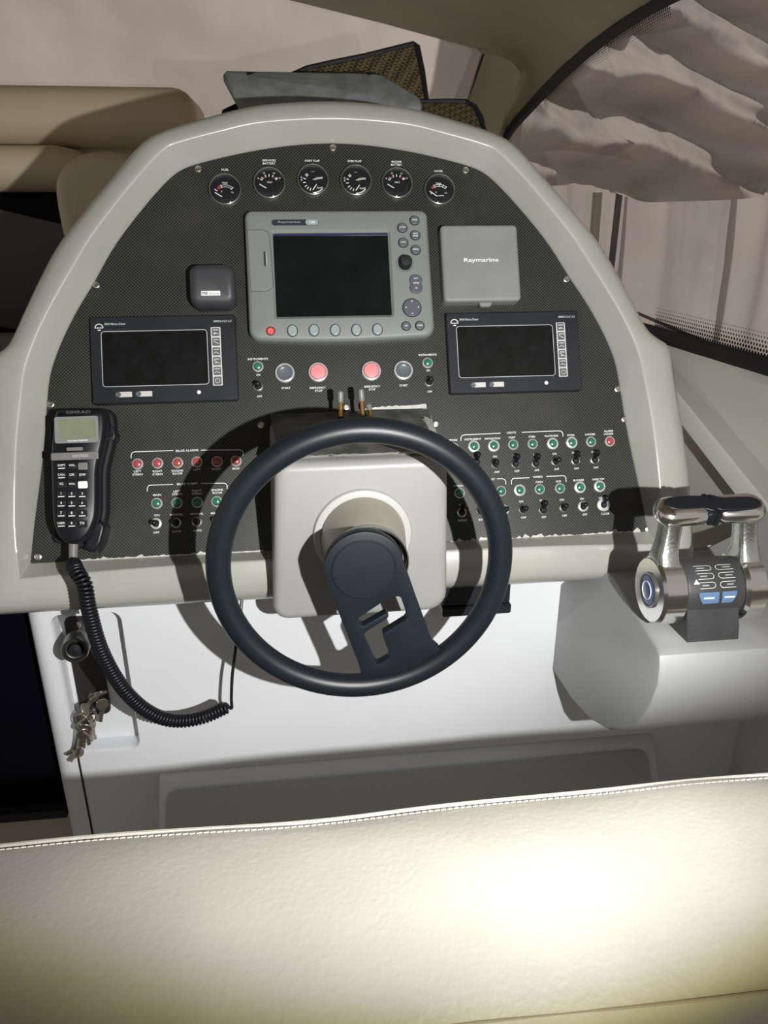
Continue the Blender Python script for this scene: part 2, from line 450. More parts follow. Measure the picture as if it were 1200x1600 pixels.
# --- side window: black rim, glass, dotted border
WX = .85
ARC = [(778, 238), (800, 200), (830, 166), (863, 130), (900, 95), (940, 61), (985, 29), (1030, 2), (1090, -28), (1170, -60)]
arc = [at(px, py, 0, WX) for px, py in ARC]
bot = [at(px, py, 0, WX) for px, py in ((1340, 618), (1200, 575), (1100, 546), (1015, 520), (900, 487), (800, 455))]
tip = at(740, 330, 0, WX)
ring = catmull(arc, 4)+[Vector((WX, -.25, 1.86)), Vector((WX, -.35, 1.5))]+bot[::1]
ring += [at(745, 430, 0, WX), tip]
win = thing('window_1', 'black rimmed side window with boat cover behind its glass', 'window', (WX, .8, 1.03), kind='structure')
bm = B(); tube(bm, ring, .021, 8, True)
for vtx in bm.verts: vtx.co.x = WX+(vtx.co.x-WX)*.7
obj('window_rim', bm, RUB, win, True)
bm = B()
vs = [bm.verts.new(p+Vector((.008, 0, 0))) for p in ring]; bm.faces.new(vs)
bmesh.ops.triangulate(bm, faces=bm.faces)
obj('pane', bm, PANE, win, True, smooth=False)
# printed dot border on the glass: rows of small dots that shrink away from the rim
bm = B()
def dots(path, inward, rows=6, pitch=.0105):
    L = [0]
    for a, b in zip(path[:-1], path[1:]): L.append(L[-1]+(b-a).length)
    def pt(s):
        for i in range(len(L)-1):
            if L[i+1] >= s: return path[i].lerp(path[i+1], (s-L[i])/max(1e-9, L[i+1]-L[i]))
        return path[-1]
    for r in range(rows):
        k = int(L[-1]/pitch); rad = .0046*(1-r/(rows+1.5))
        for i in range(k):
            c = pt((i+.5*(r % 2))*pitch)+inward*(.021+.0085*r); c.x = WX+.006
            vs = [bm.verts.new(c+Vector((0, rad*math.cos(q), rad*math.sin(q)))) for q in (0, PI/3, 2*PI/3, PI, 4*PI/3, 5*PI/3)]
            bm.faces.new(vs)
dots([bot[0], bot[3]], Vector((0, 0, 1)))
dots(catmull(arc, 4)[10:30], Vector((0, -.6, -.8)))
d = obj('dot_border', bm, RUB, win, True, smooth=False); d['kind'] = 'stuff'

# --- overhead liner and windscreen pillar: surface between the windscreen edge and the side window arc
WSE = [(700, 250, 2.75), (733, 162, 2.9), (757, 84, 2.95), (748, 76, 2.95), (680, 58, 2.9), (600, 36, 2.8), (520, 16, 2.7), (440, -4, 2.6), (300, -40, 2.4), (100, -90, 2.2)]
ws = [dep(*q) for q in WSE]
ar = [at(px, py, 0, WX) for px, py in ((770, 262), (790, 212), (815, 180), (835, 160), (863, 130), (900, 95), (940, 61), (985, 29), (1050, -9), (1170, -60))]
bm = B(); rings = []
K = 8
for k in range(K+1):
    t = k/K
    rings.append([a.lerp(b, t)+Vector((.05, -.02, .05))*math.sin(PI*t) for a, b in zip(ws, ar)])
loops(bm, rings, False)
inner = ws; back = [p+Vector((0, .06, .01)) for p in ws]
loops(bm, [inner, back], False)
bmesh.ops.remove_doubles(bm, verts=bm.verts, dist=1e-5)
sstruct('ceiling', bm, LINER, 'olive beige overhead liner running down into the windscreen pillar', sharp=70)
bm = B(); tube(bm, [dep(735, 160, 2.93), dep(741, 140, 2.94), dep(750, 110, 2.95), dep(757, 88, 2.96)], .012, 8)
sstruct('trim_4', bm, RUB, 'short black seal on the windscreen pillar edge')
bm = B()
box(bm, -2.6, -2.2, 2.32, .95, 2.75, 2.36)
sstruct('ceiling_hardtop', bm, LINER, 'hard top over the cockpit')

# ================================================================== BOAT COVER SHEETS OUTSIDE THE GLASS
def sheet(name, fn, nu, nv, m, label, group=None):
    bm = B(); loops(bm, [[fn(i/nu, j/nv) for i in range(nu+1)] for j in range(nv+1)], False)
    o = obj(name, bm, m, None, True, sharp=180); return tag(o, label, 'boat cover', group)
def nz(x, y, z=0, s=1.0): return noise.fractal(Vector((x*s, y*s, z)), 1.0, 2.0, 4)
def wsf(a, b):
    x = -2.9+3.95*a; z = 1.0+1.7*b
    y = 3.1-.10*(x+.5)**2-.35*(z-1.5)+.035*nz(x, z, 1, 1.1)+.05*noise.noise(Vector((x*.9+z*1.6, z*.5-x*.3, 4)))+.02*math.sin(7*(z+.35*x)+2*noise.noise(Vector((x, z, 0))))
    return Vector((x, y, z))
sheet('windscreen_cover', wsf, 150, 70, CLOTH, 'pinkish grey cover cloth stretched outside the windscreen')
PV = Vector((1.12, .30, 1.36))
def upf(a, b):
    # fan of folds gathered towards the aft lower corner
    y = -.6+4.3*a; z0 = 1.375-.035*math.sin(PI*min(1, max(0, (y-.2)/2.2)))+.012*math.sin(y*3.1)
    z = z0+(2.62-z0)*b
    dy, dz = y+.05, z-1.22
    ang = math.atan2(dz, dy); rr = math.hypot(dy, dz)
    q = ang*8.0+.7*noise.noise(Vector((y*.7, z*1.0, 0)))+.06*noise.noise(Vector((y*4, z*4, 3)))
    fr = q-math.floor(q)
    tri = fr/.62 if fr < .62 else (1-fr)/.38
    ridge = .25*(.5-.5*math.cos(2*PI*fr))+.75*tri
    q2 = ang*15+1.0*noise.noise(Vector((y*1.3, z*1.7, 8)))
    amp = .19*min(1, rr/1.4)*(.75+.4*noise.noise(Vector((math.floor(q)*3.7, 1, 1))))
    x = 1.16+.05*y-amp*ridge-.02*math.sin(2*PI*q2)*min(1, rr)+.022*nz(y, z, 2, 2.6)-.22*max(0, b-.15)
    x -= .04*math.exp(-((b)/.04)**2)
    return Vector((max(x, .90), y, z))
sheet('side_cover_upper', upf, 260, 130, CLOTH, 'cover cloth with fanned folds across the upper side window')
def lowf(a, b):
    y = -.6+5.0*a; z = .72+.86*b
    q = y*8.5+1.8*noise.noise(Vector((y*2.3, z*.6, 9)))
    x = 1.36+.07*math.sin(q)+.035*math.sin(q*2.3+1+z)+.015*nz(y*1.5, z*.4, 5, 3)+.05*(1-b)
    return Vector((x, y, z))
sheet('side_cover_lower', lowf, 300, 30, CLOTH, 'cover cloth hanging in vertical folds behind the lower side window')
# frame poles carrying the cover, and the rail behind the glass
for (p0, p1, r, lab) in (((934, 300), (921, 470), .020, 'dark cover support pole nearest the console edge'), ((968, 300), (948, 480), .013, 'thin black cover support pole beside the wide pole')):
    bm = B(); tube(bm, [at(*p0, 0, 1.22), at(*p1, 0, 1.24), Vector((1.3, at(*p1, 0, 1.24).y, .0))], r, 10)
    tag(obj('cover_pole', bm, BLKM if r < .015 else LINER, None, True), lab, 'pole', 'cover support poles')
bm = B(); tube(bm, [at(880, 440, 0, .93), at(1040, 508, 0, .92), at(1180, 567, 0, .91)], .0045, 6)
tag(obj('rope', bm, RUB, None, True), 'thin dark cord slanting across the lower side window', 'cord')

# ================================================================== LOUNGE ON THE LEFT
def cushion(bm, pts, depthv, f, seg=5):
    """outline in world (x,z) at y, extruded back in y, front edges rounded"""
    pass
def softbox(x0, y0, z0, x1, y1, z1, r, seg=4, M=None):
    bm = B(); box(bm, x0, y0, z0, x1, y1, z1)
    bmesh.ops.bevel(bm, geom=bm.edges[:]+bm.verts[:], offset=r, segments=seg, affect='EDGES', profile=.5)
    if M is not None: bmesh.ops.transform(bm, matrix=M, verts=bm.verts)
    return bm
a = dep(0, 135, 2.35); b = dep(280, 133, 2.45); c = dep(0, 222, 2.30)
dirx = (b-a).normalized()
L0 = thing('lounge_sofa', 'long beige sofa backrest bolster beneath the windscreen', 'sofa', (a.x, a.y+.1, c.z))
xe = b.x+.05
bm = softbox(-2.6, a.y-.02, c.z-.005, xe, a.y+.40, a.z+.01, .075, 5)
bmesh.ops.subdivide_edges(bm, edges=[e for e in bm.edges if e.calc_length() > .5], cuts=12)
obj('bolster', bm, SOFA, L0, True)
bm = B(); ys = a.y-.022
tube(bm, [Vector((xe-.045, a.y+.02, c.z+.04)), Vector((xe-.05, a.y-.005, c.z+.10)), Vector((xe-.052, a.y+.02, a.z-.035)), Vector((xe-.055, a.y+.09, a.z+.006)), Vector((xe-.055, a.y+.25, a.z+.008))], .005, 6)
obj('piping', bm, SOFA, L0, True)
p = dep(0, 228, 2.2); q = dep(112, 300, 2.2)
bm = softbox(-2.6, p.y-.02, q.z, q.x, p.y+.45, c.z-.012, .06, 5)
bk = B(); box(bk, -2.6, a.y+.10, q.z-.02, xe-.06, a.y+.30, c.z+.06); obj('backing_board', bk, SOFA, L0, True)
tag(obj('sofa_seat_cushion', bm, SOFA, None, True), 'beige seat cushion under the long sofa backrest', 'cushion')
hc = dep(158, 300, 1.95)
bm = B()
ol = [(-.10, -.10), (-.05, -.13), (.16, -.13), (.17, .05), (.12, .075), (.06, .088), (0, .09), (-.05, .075), (-.085, .045), (-.102, 0)]
slab(bm, [(v.x, v.y) for v in catmull([Vector((x, y, 0)) for x, y in ol+[ol[0]]], 3)[:-1]], -.04, .05, .025, 4, Matrix.Translation(hc) @ Matrix.Rotation(PI/2, 4, 'X'))
HR = thing('companion_chair', 'rounded beige chair back between sofa and console', 'chair', (hc.x, hc.y, 0)); obj('headrest', bm, SOFA, HR, True)
bm = B(); tube(bm, [Vector((hc.x+.04, hc.y, 0)), Vector((hc.x+.04, hc.y, hc.z-.1))], .03, 12); obj('pedestal', bm, DARKW, HR, True)
# dark cabin space below the lounge
bm = B(); y0 = p.y+.08
loops(bm, [[Vector((-2.6, y0, .2)), Vector((-.30, y0, .2))], [Vector((-2.6, y0, q.z+.003)), Vector((-.30, y0, q.z+.003))]], False)
sstruct('wall_cabin', bm, DARKW, 'dark cabin side below the lounge')
g0 = dep(0, 305, 2.1); g1 = dep(118, 352, 1.9)
bm = B(); loops(bm, [[g0+Vector((-.4, .0, .06)), g1+Vector((.1, 0, -.03))], [g0+Vector((-.4, .02, -.30)), g1+Vector((.1, .02, -.30))]], False)
sstruct('stairwell_panel', bm, mat('dark_brown_panel', (.030, .021, .014), .5), 'dark brown panel slanting down beside the console')  # free-standing dark brown panel, joined to no wall
r = thing('stair_trim', 'dark wood edged stair trim beside the console', 'stair trim', at(0, 490, 1, 1.2))
bm = B(); w0 = at(-60, 490, 1, 1.2); w1 = at(70, 483, 1, 1.2); box(bm, w0.x-.5, 1.2, w0.z-.012, w1.x+.2, 1.4, w0.z+.006); obj('edge_strip', bm, WOOD, r, True)
bm = B(); box(bm, w0.x-.5, 1.21, w0.z-.4, w1.x+.2, 1.4, w0.z-.012); obj('riser', bm, DARKW, r, True)
bm = B(); w0 = at(0, 520, 1, .95); slab(bm, rrect(w0.x-.9, w0.z-.35, w0.x+.16, w0.z-.0, .02), 0, .04, .01, 3, Matrix.Translation((0, .95, 0)) @ Matrix.Rotation(PI/2, 4, 'X'))
tag(obj('side_locker', bm, BAND, None, True), 'small grey locker corner behind the console shoulder', 'locker')

# ================================================================== HELM CONSOLE
CON = thing('helm_console', 'grey moulded helm console arch around the black instrument panel', 'console', BOARD)
hB = [(.4815, -.003), (.474, .055), (.463, .125), (.4555, .18), (.450, .235), (.4435, .28), (.4275, .325), (.4035, .373), (.375, .42), (.345, .472), (.310, .520), (.272, .565), (.247, .589), (.222, .602), (.170, .6165), (.110, .629), (.05, .637), (0, .6395)]
hC = [(.487, -.025), (.4915, .05), (.490, .12), (.4860, .18), (.4780, .242), (.4705, .286), (.4520, .335), (.4275, .383), (.3990, .432), (.371, .478), (.335, .526), (.295, .575), (.2585, .613), (.232, .6250), (.177, .6405), (.119, .6545), (.05, .661), (0, .6625)]
hO = [(.556, -.077), (.557, .06), (.553, .14), (.5485, .195), (.5435, .25), (.5375, .297), (.5050, .318), (.4800, .368), (.4580, .415), (.428, .470), (.390, .520), (.345, .575), (.300, .628), (.262, .652), (.186, .677), (.119, .6945), (.05, .7015), (0, .7035)]
hC = [(x*(1-.0085*min(1, max(0, y/.12))), y*(1-.0085*min(1, max(0, y/.12)))) for x, y in hC]
def arch(h, m=6):
    r = catmull([Vector((x, y, 0)) for x, y in h], m)
    l = [Vector((-p.x, p.y, 0)) for p in r[::-1]][1:]
    return r+l                                   # right corner, over the top, to left corner
def botline(b, n=40): return [Vector((b[0][0]*(-1+2*k/n), b[0][1], 0)) for k in range(1, n)]
aB, aC, aO = arch(hB), arch(hC), arch(hO)
bB = botline(hB); bO = botline(hO)
bC = [Vector((p.x, -.016-.009*abs(p.x/.487)**3, 0)) for p in botline([(.487, -.02)])]
RB, RC, RO = aB+bB, aC+bC, aO+bO
# section of the moulding: along the arch a sharp crest, along the bottom a blunt lip
spec = [('B', 0, -.006, -.006), ('B', 0, .0005, .0005), ('BC', .06, .0035, .0025), ('BC', .12, .0058, .0043), ('BC', .80, .0322, .0246), ('BC', .88, .0352, .0270), ('BC', .95, .0380, .0292), ('CO', 0, .0398, .0306), ('CO', .04, .0402, .0309), ('CO', .09, .0401, .0310), ('CO', .16, .0397, .0309), ('CO', .5, .0350, .0300), ('CO', .75, .0275, .0245), ('CO', .90, .0160, .0150), ('CO', .975, .002, .004), ('CO', 1, -.012, -.010)]
wgt = [1-min(1, max(0, (p.y-.0)/.12)) for p in RB]
rings = []
for k, t, n1, n2 in spec:
    nn = [n1+(n2-n1)*w_ for w_ in wgt]
    if k == 'B': rings.append([Vector((p.x, p.y, n)) for p, n in zip(RB, nn)])
    elif k == 'BC': rings.append([Vector((*(a.lerp(b, t)).xy, n)) for a, b, n in zip(RB, RC, nn)])
    else: rings.append([Vector((*(a.lerp(b, t)).xy, n)) for a, b, n in zip(RC, RO, nn)])
def skirt(p):                                   # the sides run straight back, the dash top runs level
    t = min(1, max(0, (p.y-.35)/.2))
    b = Vector((p.x, p.y-(0 if p.y > -.07 else .004), -.10 if p.y < -.06 else -.33))
    return b.lerp(Vector((p.x, p.y+.42*math.sin(TILT), -.012-.42*math.cos(TILT))), t)
rings.append([skirt(p) for p in RO])
bm = B(); loops(bm, rings, True)
obj('moulding', bm, GEL, CON, sharp=60)
# instrument board
bm = B(); slab(bm, [(p.x*1.004, p.y*1.004) for p in RB], -.005, 0, .0004, 1)
BRD = obj('instrument_board', bm, CARB, CON, smooth=False); BRD['label'] = 'black carbon weave instrument board'
# screws around the board
def screwmesh():
    bm = B(); lathe(bm, [(.0062, 0), (.0062, .001), (.0052, .0025), (.0036, .0030), (.0030, .0014), (1e-5, .0014)], 16, None, True)
    return bm
scr = [(520, 232), (310, 265), (727, 267), (151, 446), (884, 437), (80, 632), (964, 608), (60, 870), (1012, 827), (408, 664), (681, 662), (541, 636), (975, 655)]
SM = None
for q in scr:
    u, v = U(*q)
    if SM is None:
        s = obj('screw', screwmesh(), STL, BRD); SM = s.data
    else:
        s = bpy.data.objects.new('screw', SM); link(s, BRD)
    s.location = (u, v, .0003)
# torn film along the lower board edge
def torn(px0, py0, px1, py1, amp, n, seed):
    rnd = random.Random(seed); bm = B(); a = []; b = []
    for k in range(n+1):
        t = k/n; u, v = U(px0+(px1-px0)*t, py0+(py1-py0)*t)
        a.append(Vector((u, v-.0012, .0012))); b.append(Vector((u, v+.001+amp*abs(noise.noise(Vector((k*.37, seed, 0))))*2, .0010+.0006*rnd.random())))
    loops(bm, [a, b], False)
    return bm
obj('torn_film_edge', torn(700, 849, 1000, 831, .0085, 70, 3), FILM, BRD, smooth=False)
obj('torn_film_edge', torn(110, 877, 412, 861, .0030, 70, 5), FILM, BRD, smooth=False)
# bracket lines printed around the switch groups
def bracket(pts):
    bm = B(); stroke(bm, [U(*p) for p in pts], .0011); obj('bracket_line', bm, PRT, BRD, smooth=False)
for pts in ([(205, 716), (205, 711), (207, 707), (211, 706), (271, 704)], [(314, 703.4), (374, 703), (378, 704), (380, 707), (380, 712)],
            [(230, 768), (230.5, 762), (233, 758.5), (237, 758), (271, 757)], [(314, 755.4), (350, 755), (353, 756), (355, 759), (355, 764)],
            [(720, 689), (720, 684), (722, 680.5), (726, 679.5), (782, 677)], [(815, 675.6), (873, 673.3), (877, 674), (879, 677), (879.5, 682)],
            [(776, 748.3), (785, 748), (788.5, 749.5), (790, 752), (790.3, 757)],
            [(799, 757), (799, 751), (801, 748), (804, 747.5), (827, 746.5)], [(853.5, 744.5), (880, 743.3), (883, 744.5), (884, 747), (884.3, 753)]):
    bracket(pts)
def lab(s, px, py, w=None, h=3.2):
    u, v = U(px, py)
    text(s, u, v, h*.001, BRD, w=w*.001 if w else None)
for a in (('FUEL', 352, 265.5, 11), ('SERVICES', 420.5, 251, 21), ('BATTERY', 420.5, 255.6, 20), ('PORT FLAP', 488, 251.5, 23), ('STBD FLAP', 554, 252, 22), ('ENGINE', 619.5, 253, 16), ('BATTERY', 619.5, 257.6, 18), ('WATER', 685, 267.7, 14),
          ('INSTRUMENTS', 403, 561, 31), ('ON', 403.5, 586, 6), ('OFF', 405.5, 619.5, 8), ('INSTRUMENTS', 668, 554.5, 29), ('ON', 669, 579, 6), ('OFF', 671.5, 612, 7.5),
          ('START', 447, 606.5, 14), ('EMERGENCY', 496.5, 606, 25), ('STOP', 498, 610.6, 12), ('EMERGENCY', 581.5, 604, 25), ('STOP', 581.5, 608.6, 11), ('START', 630.5, 602.3, 13),
          ('BILGE ALARMS', 292.5, 704, 34), ('LEFT', 215, 736.6, 11), ('STERN', 215, 741.4, 15), ('RIGHT', 246.3, 736.4, 14), ('STERN', 246.3, 741, 15), ('ENGINE', 277.3, 735.6, 17), ('ROOM', 277.3, 740, 14), ('LEFT', 308, 733.7, 11), ('RIGHT', 338.4, 733, 14), ('BOW', 369, 732.2, 11),
          ('BILGE PUMPS', 292.7, 756, 31), ('MAIN', 245.7, 773.4, 12), ('LEFT', 277, 767.7, 11), ('STERN', 277, 772.2, 15), ('RIGHT', 307.8, 766.8, 14), ('STERN', 307.8, 771.3, 15), ('ENGINE', 339.7, 765.6, 17), ('ROOM', 339.7, 770, 14),
          ('ON', 245, 805, 8), ('OFF', 244.4, 832, 9), ('MANUAL', 276, 804, 19), ('AUTO', 276, 830.4, 13), ('MANUAL', 308, 802.8, 19), ('AUTO', 308.3, 829, 13), ('MANUAL', 339.5, 801.6, 19), ('AUTO', 339.5, 827.6, 13),
          ('SPARE', 707.7, 687.6, 14), ('LIGHTS', 799, 676, 15), ('INSTRUMENT', 738.7, 686.4, 27), ('NAVIGATION', 769.3, 685.2, 25), ('PORT', 800, 683.8, 11), ('STBD', 831, 682.4, 11), ('PLATFORM', 861.3, 681.2, 22), ('WORK', 891.7, 680, 13), ('LADDER', 922, 678.7, 17), ('ALARM', 950.4, 673.6, 15), ('LADDER', 950.8, 678, 16),
          ('ON', 773, 713.4, 6.5), ('ON', 804.5, 711.5, 6.5), ('ON', 836, 710.5, 6.5), ('ON', 866, 709.2, 6.5), ('ON', 896.5, 707.4, 6.5), ('ON', 926.8, 706.4, 6.5),
          ('OFF', 776.3, 737.6, 8.5), ('OFF', 807.5, 736.2, 8.5), ('OFF', 838.7, 734.8, 8), ('OFF', 869.6, 733.2, 8), ('OFF', 900.5, 732, 8), ('OFF', 931, 730.6, 8),
          ('WINCH', 716, 759.3, 15), ('UP', 719.5, 788.6, 6), ('DOWN', 722.7, 813.2, 14), ('DOWN', 754, 812, 13), ('NT', 770.7, 748.8, 5.5), ('WIPERS', 840, 745.2, 16), ('WASH', 842, 753.2, 12), ('AUX', 872.5, 752, 9), ('BLOWER', 904, 750.4, 18), ('HARD TOP', 934.7, 748.8, 20),
          ('ON', 814, 783.6, 7), ('ON', 845.9, 782, 6.5), ('ON', 877.6, 781, 7), ('ON', 908.8, 779.4, 6.5), ('OPEN', 940.5, 778, 11), ('OFF', 818, 808.7, 8.5), ('OFF', 849.5, 808, 8), ('OFF', 881.9, 805.7, 8.5), ('OFF', 913.6, 804, 8), ('CLOSE', 945.3, 802.6, 14)):
    lab(*a)

# ------------------------------------------------------------------ round gauges
def arcpts(r, a0, a1, n=10): return [(r*math.cos(math.radians(a0+(a1-a0)*k/n)), r*math.sin(math.radians(a0+(a1-a0)*k/n))) for k in range(n+1)]
def gauge(px, py, kind, label, R=.0255):
    u, v = U(px, py)
    g = thing('gauge', label, 'gauge', onboard(u, v), 'round gauges along the top of the panel')
    bm = B(); lathe(bm, [(R, 0), (R, .004), (R*.97, .0065), (R*.92, .0070), (R*.895, .0062), (R*.89, .002)], 40); obj('bezel', bm, STLB, g)
    bm = B(); lathe(bm, [(R*.90, .0015), (1e-5, .0015)], 40); f = obj('dial_face', bm, BLKM, g, smooth=False)
    bm = B(); lathe(bm, [(R*.90, .0056), (R*.8, .0070), (R*.6, .0083), (R*.3, .0091), (1e-5, .0094)], 40); obj('glass', bm, GLASS, g)
    pr = B(); rd = B(); z = .0019
    def tick(bm, a, r0, r1, w=.0011): stroke(bm, [(r0*math.cos(math.radians(a)), r0*math.sin(math.radians(a))-.001), (r1*math.cos(math.radians(a)), r1*math.sin(math.radians(a))-.001)], w, 0, z)
    def needle(p, q):
        bm = B(); stroke(bm, [p, q], .0014, 0, .003); obj('needle', bm, PRT, g, smooth=False)
    if kind == 'tank':
        stroke(pr, [(x, y-.008) for x, y in arcpts(.0165, 45, 112)], .0007, 0, z); stroke(pr, [(x, y-.008) for x, y in arcpts(.0135, 45, 112)], .0007, 0, z)
        for a in (45, 112): stroke(pr, [(.0125*math.cos(math.radians(a)), .0125*math.sin(math.radians(a))-.008), (.018*math.cos(math.radians(a)), .018*math.sin(math.radians(a))-.008)], .0012, 0, z)
        stroke(rd, [(x, y-.008) for x, y in arcpts(.015, 115, 140)], .0042, 0, z); obj('red_zone', rd, MRED, g, smooth=False)
        stroke(pr, [(.0125*math.cos(2.5)-.002, .0125*math.sin(2.5)-.009), (.018*math.cos(2.5)-.002, .018*math.sin(2.5)-.009)], .0012, 0, z)
        text('TANK', 0, .0115, .0026, g, n=z, w=.009); text('1/1', .011, -.0035, .0026, g, n=z, rot=-.6); text('0', -.0055, -.002, .0026, g, n=z)
        needle((-.016, -.004), (-.005, -.011))
    elif kind == 'water':
        stroke(pr, [(x, y-.008) for x, y in arcpts(.0175, 48, 118)], .0007, 0, z); stroke(pr, [(x, y-.008) for x, y in arcpts(.0145, 48, 118)], .0007, 0, z)
        for a in (48, 66, 88, 118): stroke(pr, [(.0135*math.cos(math.radians(a)), .0135*math.sin(math.radians(a))-.008), (.019*math.cos(math.radians(a)), .019*math.sin(math.radians(a))-.008)], .0011, 0, z)
        stroke(rd, [(x, y-.008) for x, y in arcpts(.016, 120, 138)], .0040, 0, z); obj('red_zone', rd, MRED, g, smooth=False)
        stroke(pr, [(-.003, -.0095), (.0065, -.0085), (.0065, -.0105)], .0008, 0, z)
        text('TANK', -.0005, .0110, .0026, g, n=z, w=.009); text('1/1', .0105, -.0045, .0026, g, n=z); text('0', -.0055, -.0035, .0026, g, n=z); text('0', -.0135, -.0055, .0024, g, n=z)
        needle((-.016, -.002), (-.004, -.0105))
    elif kind == 'volt':
        for i, a in enumerate((148, 137, 112, 90, 66, 42, 36)): tick(pr, a, .0125, .0165, .0013)
        for a in (124, 50): tick(rd, a, .0125, .0155, .0016)
        obj('red_zone', rd, MRED, g, smooth=False)
        for s, a in (('8', 150), ('10', 112), ('14', 66), ('16', 32)): text(s, .0195*math.cos(math.radians(a)), .0195*math.sin(math.radians(a))-.001, .0026, g, n=z)
        text('VOLT', .0005, .0025, .0027, g, n=z, w=.0085)
        needle((-.0155, -.001), (-.005, -.0075))
    else:
        for i, a in enumerate((128, 138, 162, 188, 214, 232, 250)): tick(pr, a, .0115, .0160, .0013)
        stroke(pr, [(x, y) for x, y in arcpts(.0195, 268, 318)], .0016, 0, z)
        stroke(pr, [(.000, .0015), (.006, .0045), (.0155, .0055), (.0155, .0035), (.008, .003), (.003, .001)], .0009, 0, z)
        text('0-5', -.0180, .003, .0024, g, n=z, rot=PI/2, w=.007); text('FLAPS', .0105, -.0115, .0028, g, n=z, w=.0095); text('TRIM', 0, .0145, .0018, g, DIM, n=z)
        needle((-.0010, -.0155), (.0055, -.0065))
    obj('scale_marks', pr, PRT, g, smooth=False)
    return g
STLB = mat('gauge_bezel', (.26, .26, .24), .2, .8)
gauge(352, 298, 'tank', 'round black gauge under the FUEL lettering')
gauge(421, 288, 'volt', 'round voltmeter under the SERVICES BATTERY lettering')
gauge(489, 283, 'flap', 'round gauge under the PORT FLAP lettering')
gauge(556, 284, 'flap', 'round gauge under the STBD FLAP lettering')
gauge(620, 288, 'volt', 'round voltmeter under the ENGINE BATTERY lettering')
gauge(686, 298, 'water', 'round black gauge under the WATER lettering')

# ------------------------------------------------------------------ chart plotter
pu, pv = U(530, 432)
PL = thing('chart_plotter', 'grey chart plotter with large dark screen in the panel centre', 'chart plotter', onboard(pu, pv))
def Q(px, py, h=.02):
    a = U(px, py, h); return (a[0]-pu, a[1]-pv)
PH = .020
x0, y1 = Q(381, 327); x1, _ = Q(668, 326); _, y0 = Q(530, 531)
xb0 = Q(389, 520)[0]; xb1 = Q(680, 515)[0]
ol = []
for (cx, cy, r, a0) in ((xb1-.018, y0+.020, .018, 270), (x1-.012, y1-.012, .012, 0), (x0+.012, y1-.012, .012, 90), (xb0+.018, y0+.020, .018, 180)):
    for k in range(6):
        a = math.radians(a0+90*k/5); ol.append((cx+r*math.cos(a), cy+r*math.sin(a)))
# lower edge sags slightly between the corners
bl, br = ol[-1], ol[0]
for k in range(1, 10):
    t = k/10; ol.append((bl[0]+(br[0]-bl[0])*t, bl[1]+(br[1]-bl[1])*t-.004*math.sin(PI*t)+.0022*math.sin(3*PI*t)*0))
sx0, sy1 = Q(426, 363); sx1, _ = Q(606, 363); _, sy0 = Q(515, 493)
scrn = rrect(sx0, sy0, sx1, sy1, .002, 2)
bm = B()
out2 = off(ol, .007)
rs = fillhole(bm, out2, [off(scrn, -.004)], PH)
rng = [[(x, y, 0) for x, y in ol], [(x, y, PH-.009) for x, y in ol]]
for k in range(1, 5):
    a = k/4*PI/2; rng.append([(x, y, PH-.009+.009*math.sin(a)) for x, y in off(ol, .007*(1-math.cos(a)))])
loops(bm, rng, True)
loops(bm, [[(x, y, PH) for x, y in off(scrn, -.004)], [(x, y, PH-.0035) for x, y in scrn], [(x, y, PH-.006) for x, y in scrn]], True)
bmesh.ops.remove_doubles(bm, verts=bm.verts, dist=1e-5)
obj('housing', bm, GREY, PL, sharp=40)
bm = B(); slab(bm, off(scrn, -.001), PH-.009, PH-.0055); obj('screen', bm, SCR, PL, smooth=False)
bm = B(); slab(bm, rrect(sx0, sy1-.0035, sx1, sy1-.0012, .0005, 1), PH-.0056, PH-.0050); obj('screen_edge_strip', bm, mat('violet_edge', (.03, .022, .10), .3), PL, smooth=False)
# card door with its grip slot
ca, cb = Q(383, 455), Q(421, 360)
dpts = [(ca[0]+.0075, cb[1]+.0), (cb[0]-.010, cb[1]), (cb[0]-.004, cb[1]-.003), (cb[0]-.001, cb[1]-.010), (cb[0]+.0015, ca[1]+.012), (cb[0]-.001, ca[1]+.005), (cb[0]-.010, ca[1]), (ca[0]+.0090, ca[1])]
bm = B(); slab(bm, dpts[::-1], PH-.002, PH+.0012, .0008, 2); cd = obj('card_door', bm, GREY, PL)
bm = B(); stroke(bm, [(x+(.0009 if x > ca[0]+.012 else 0), y+(.0009 if y > 0 else -.0009)) for x, y in dpts], .0011, 0, PH+.0004); obj('door_gap', bm, BTN, cd, smooth=False)
gs = Q(415.5, 405); bm = B(); slab(bm, rrect(gs[0]-.003, gs[1]-.0115, gs[0]-.0006, gs[1]+.0115, .0008, 2), PH, PH+.0018); obj('grip_slot', bm, RUB, cd, smooth=False)
bm = B(); slab(bm, rrect(gs[0]-.0004, gs[1]-.010, gs[0]+.002, gs[1]+.010, .0008, 2), PH, PH+.0024, .0005, 2); obj('grip', bm, KEYG, cd)
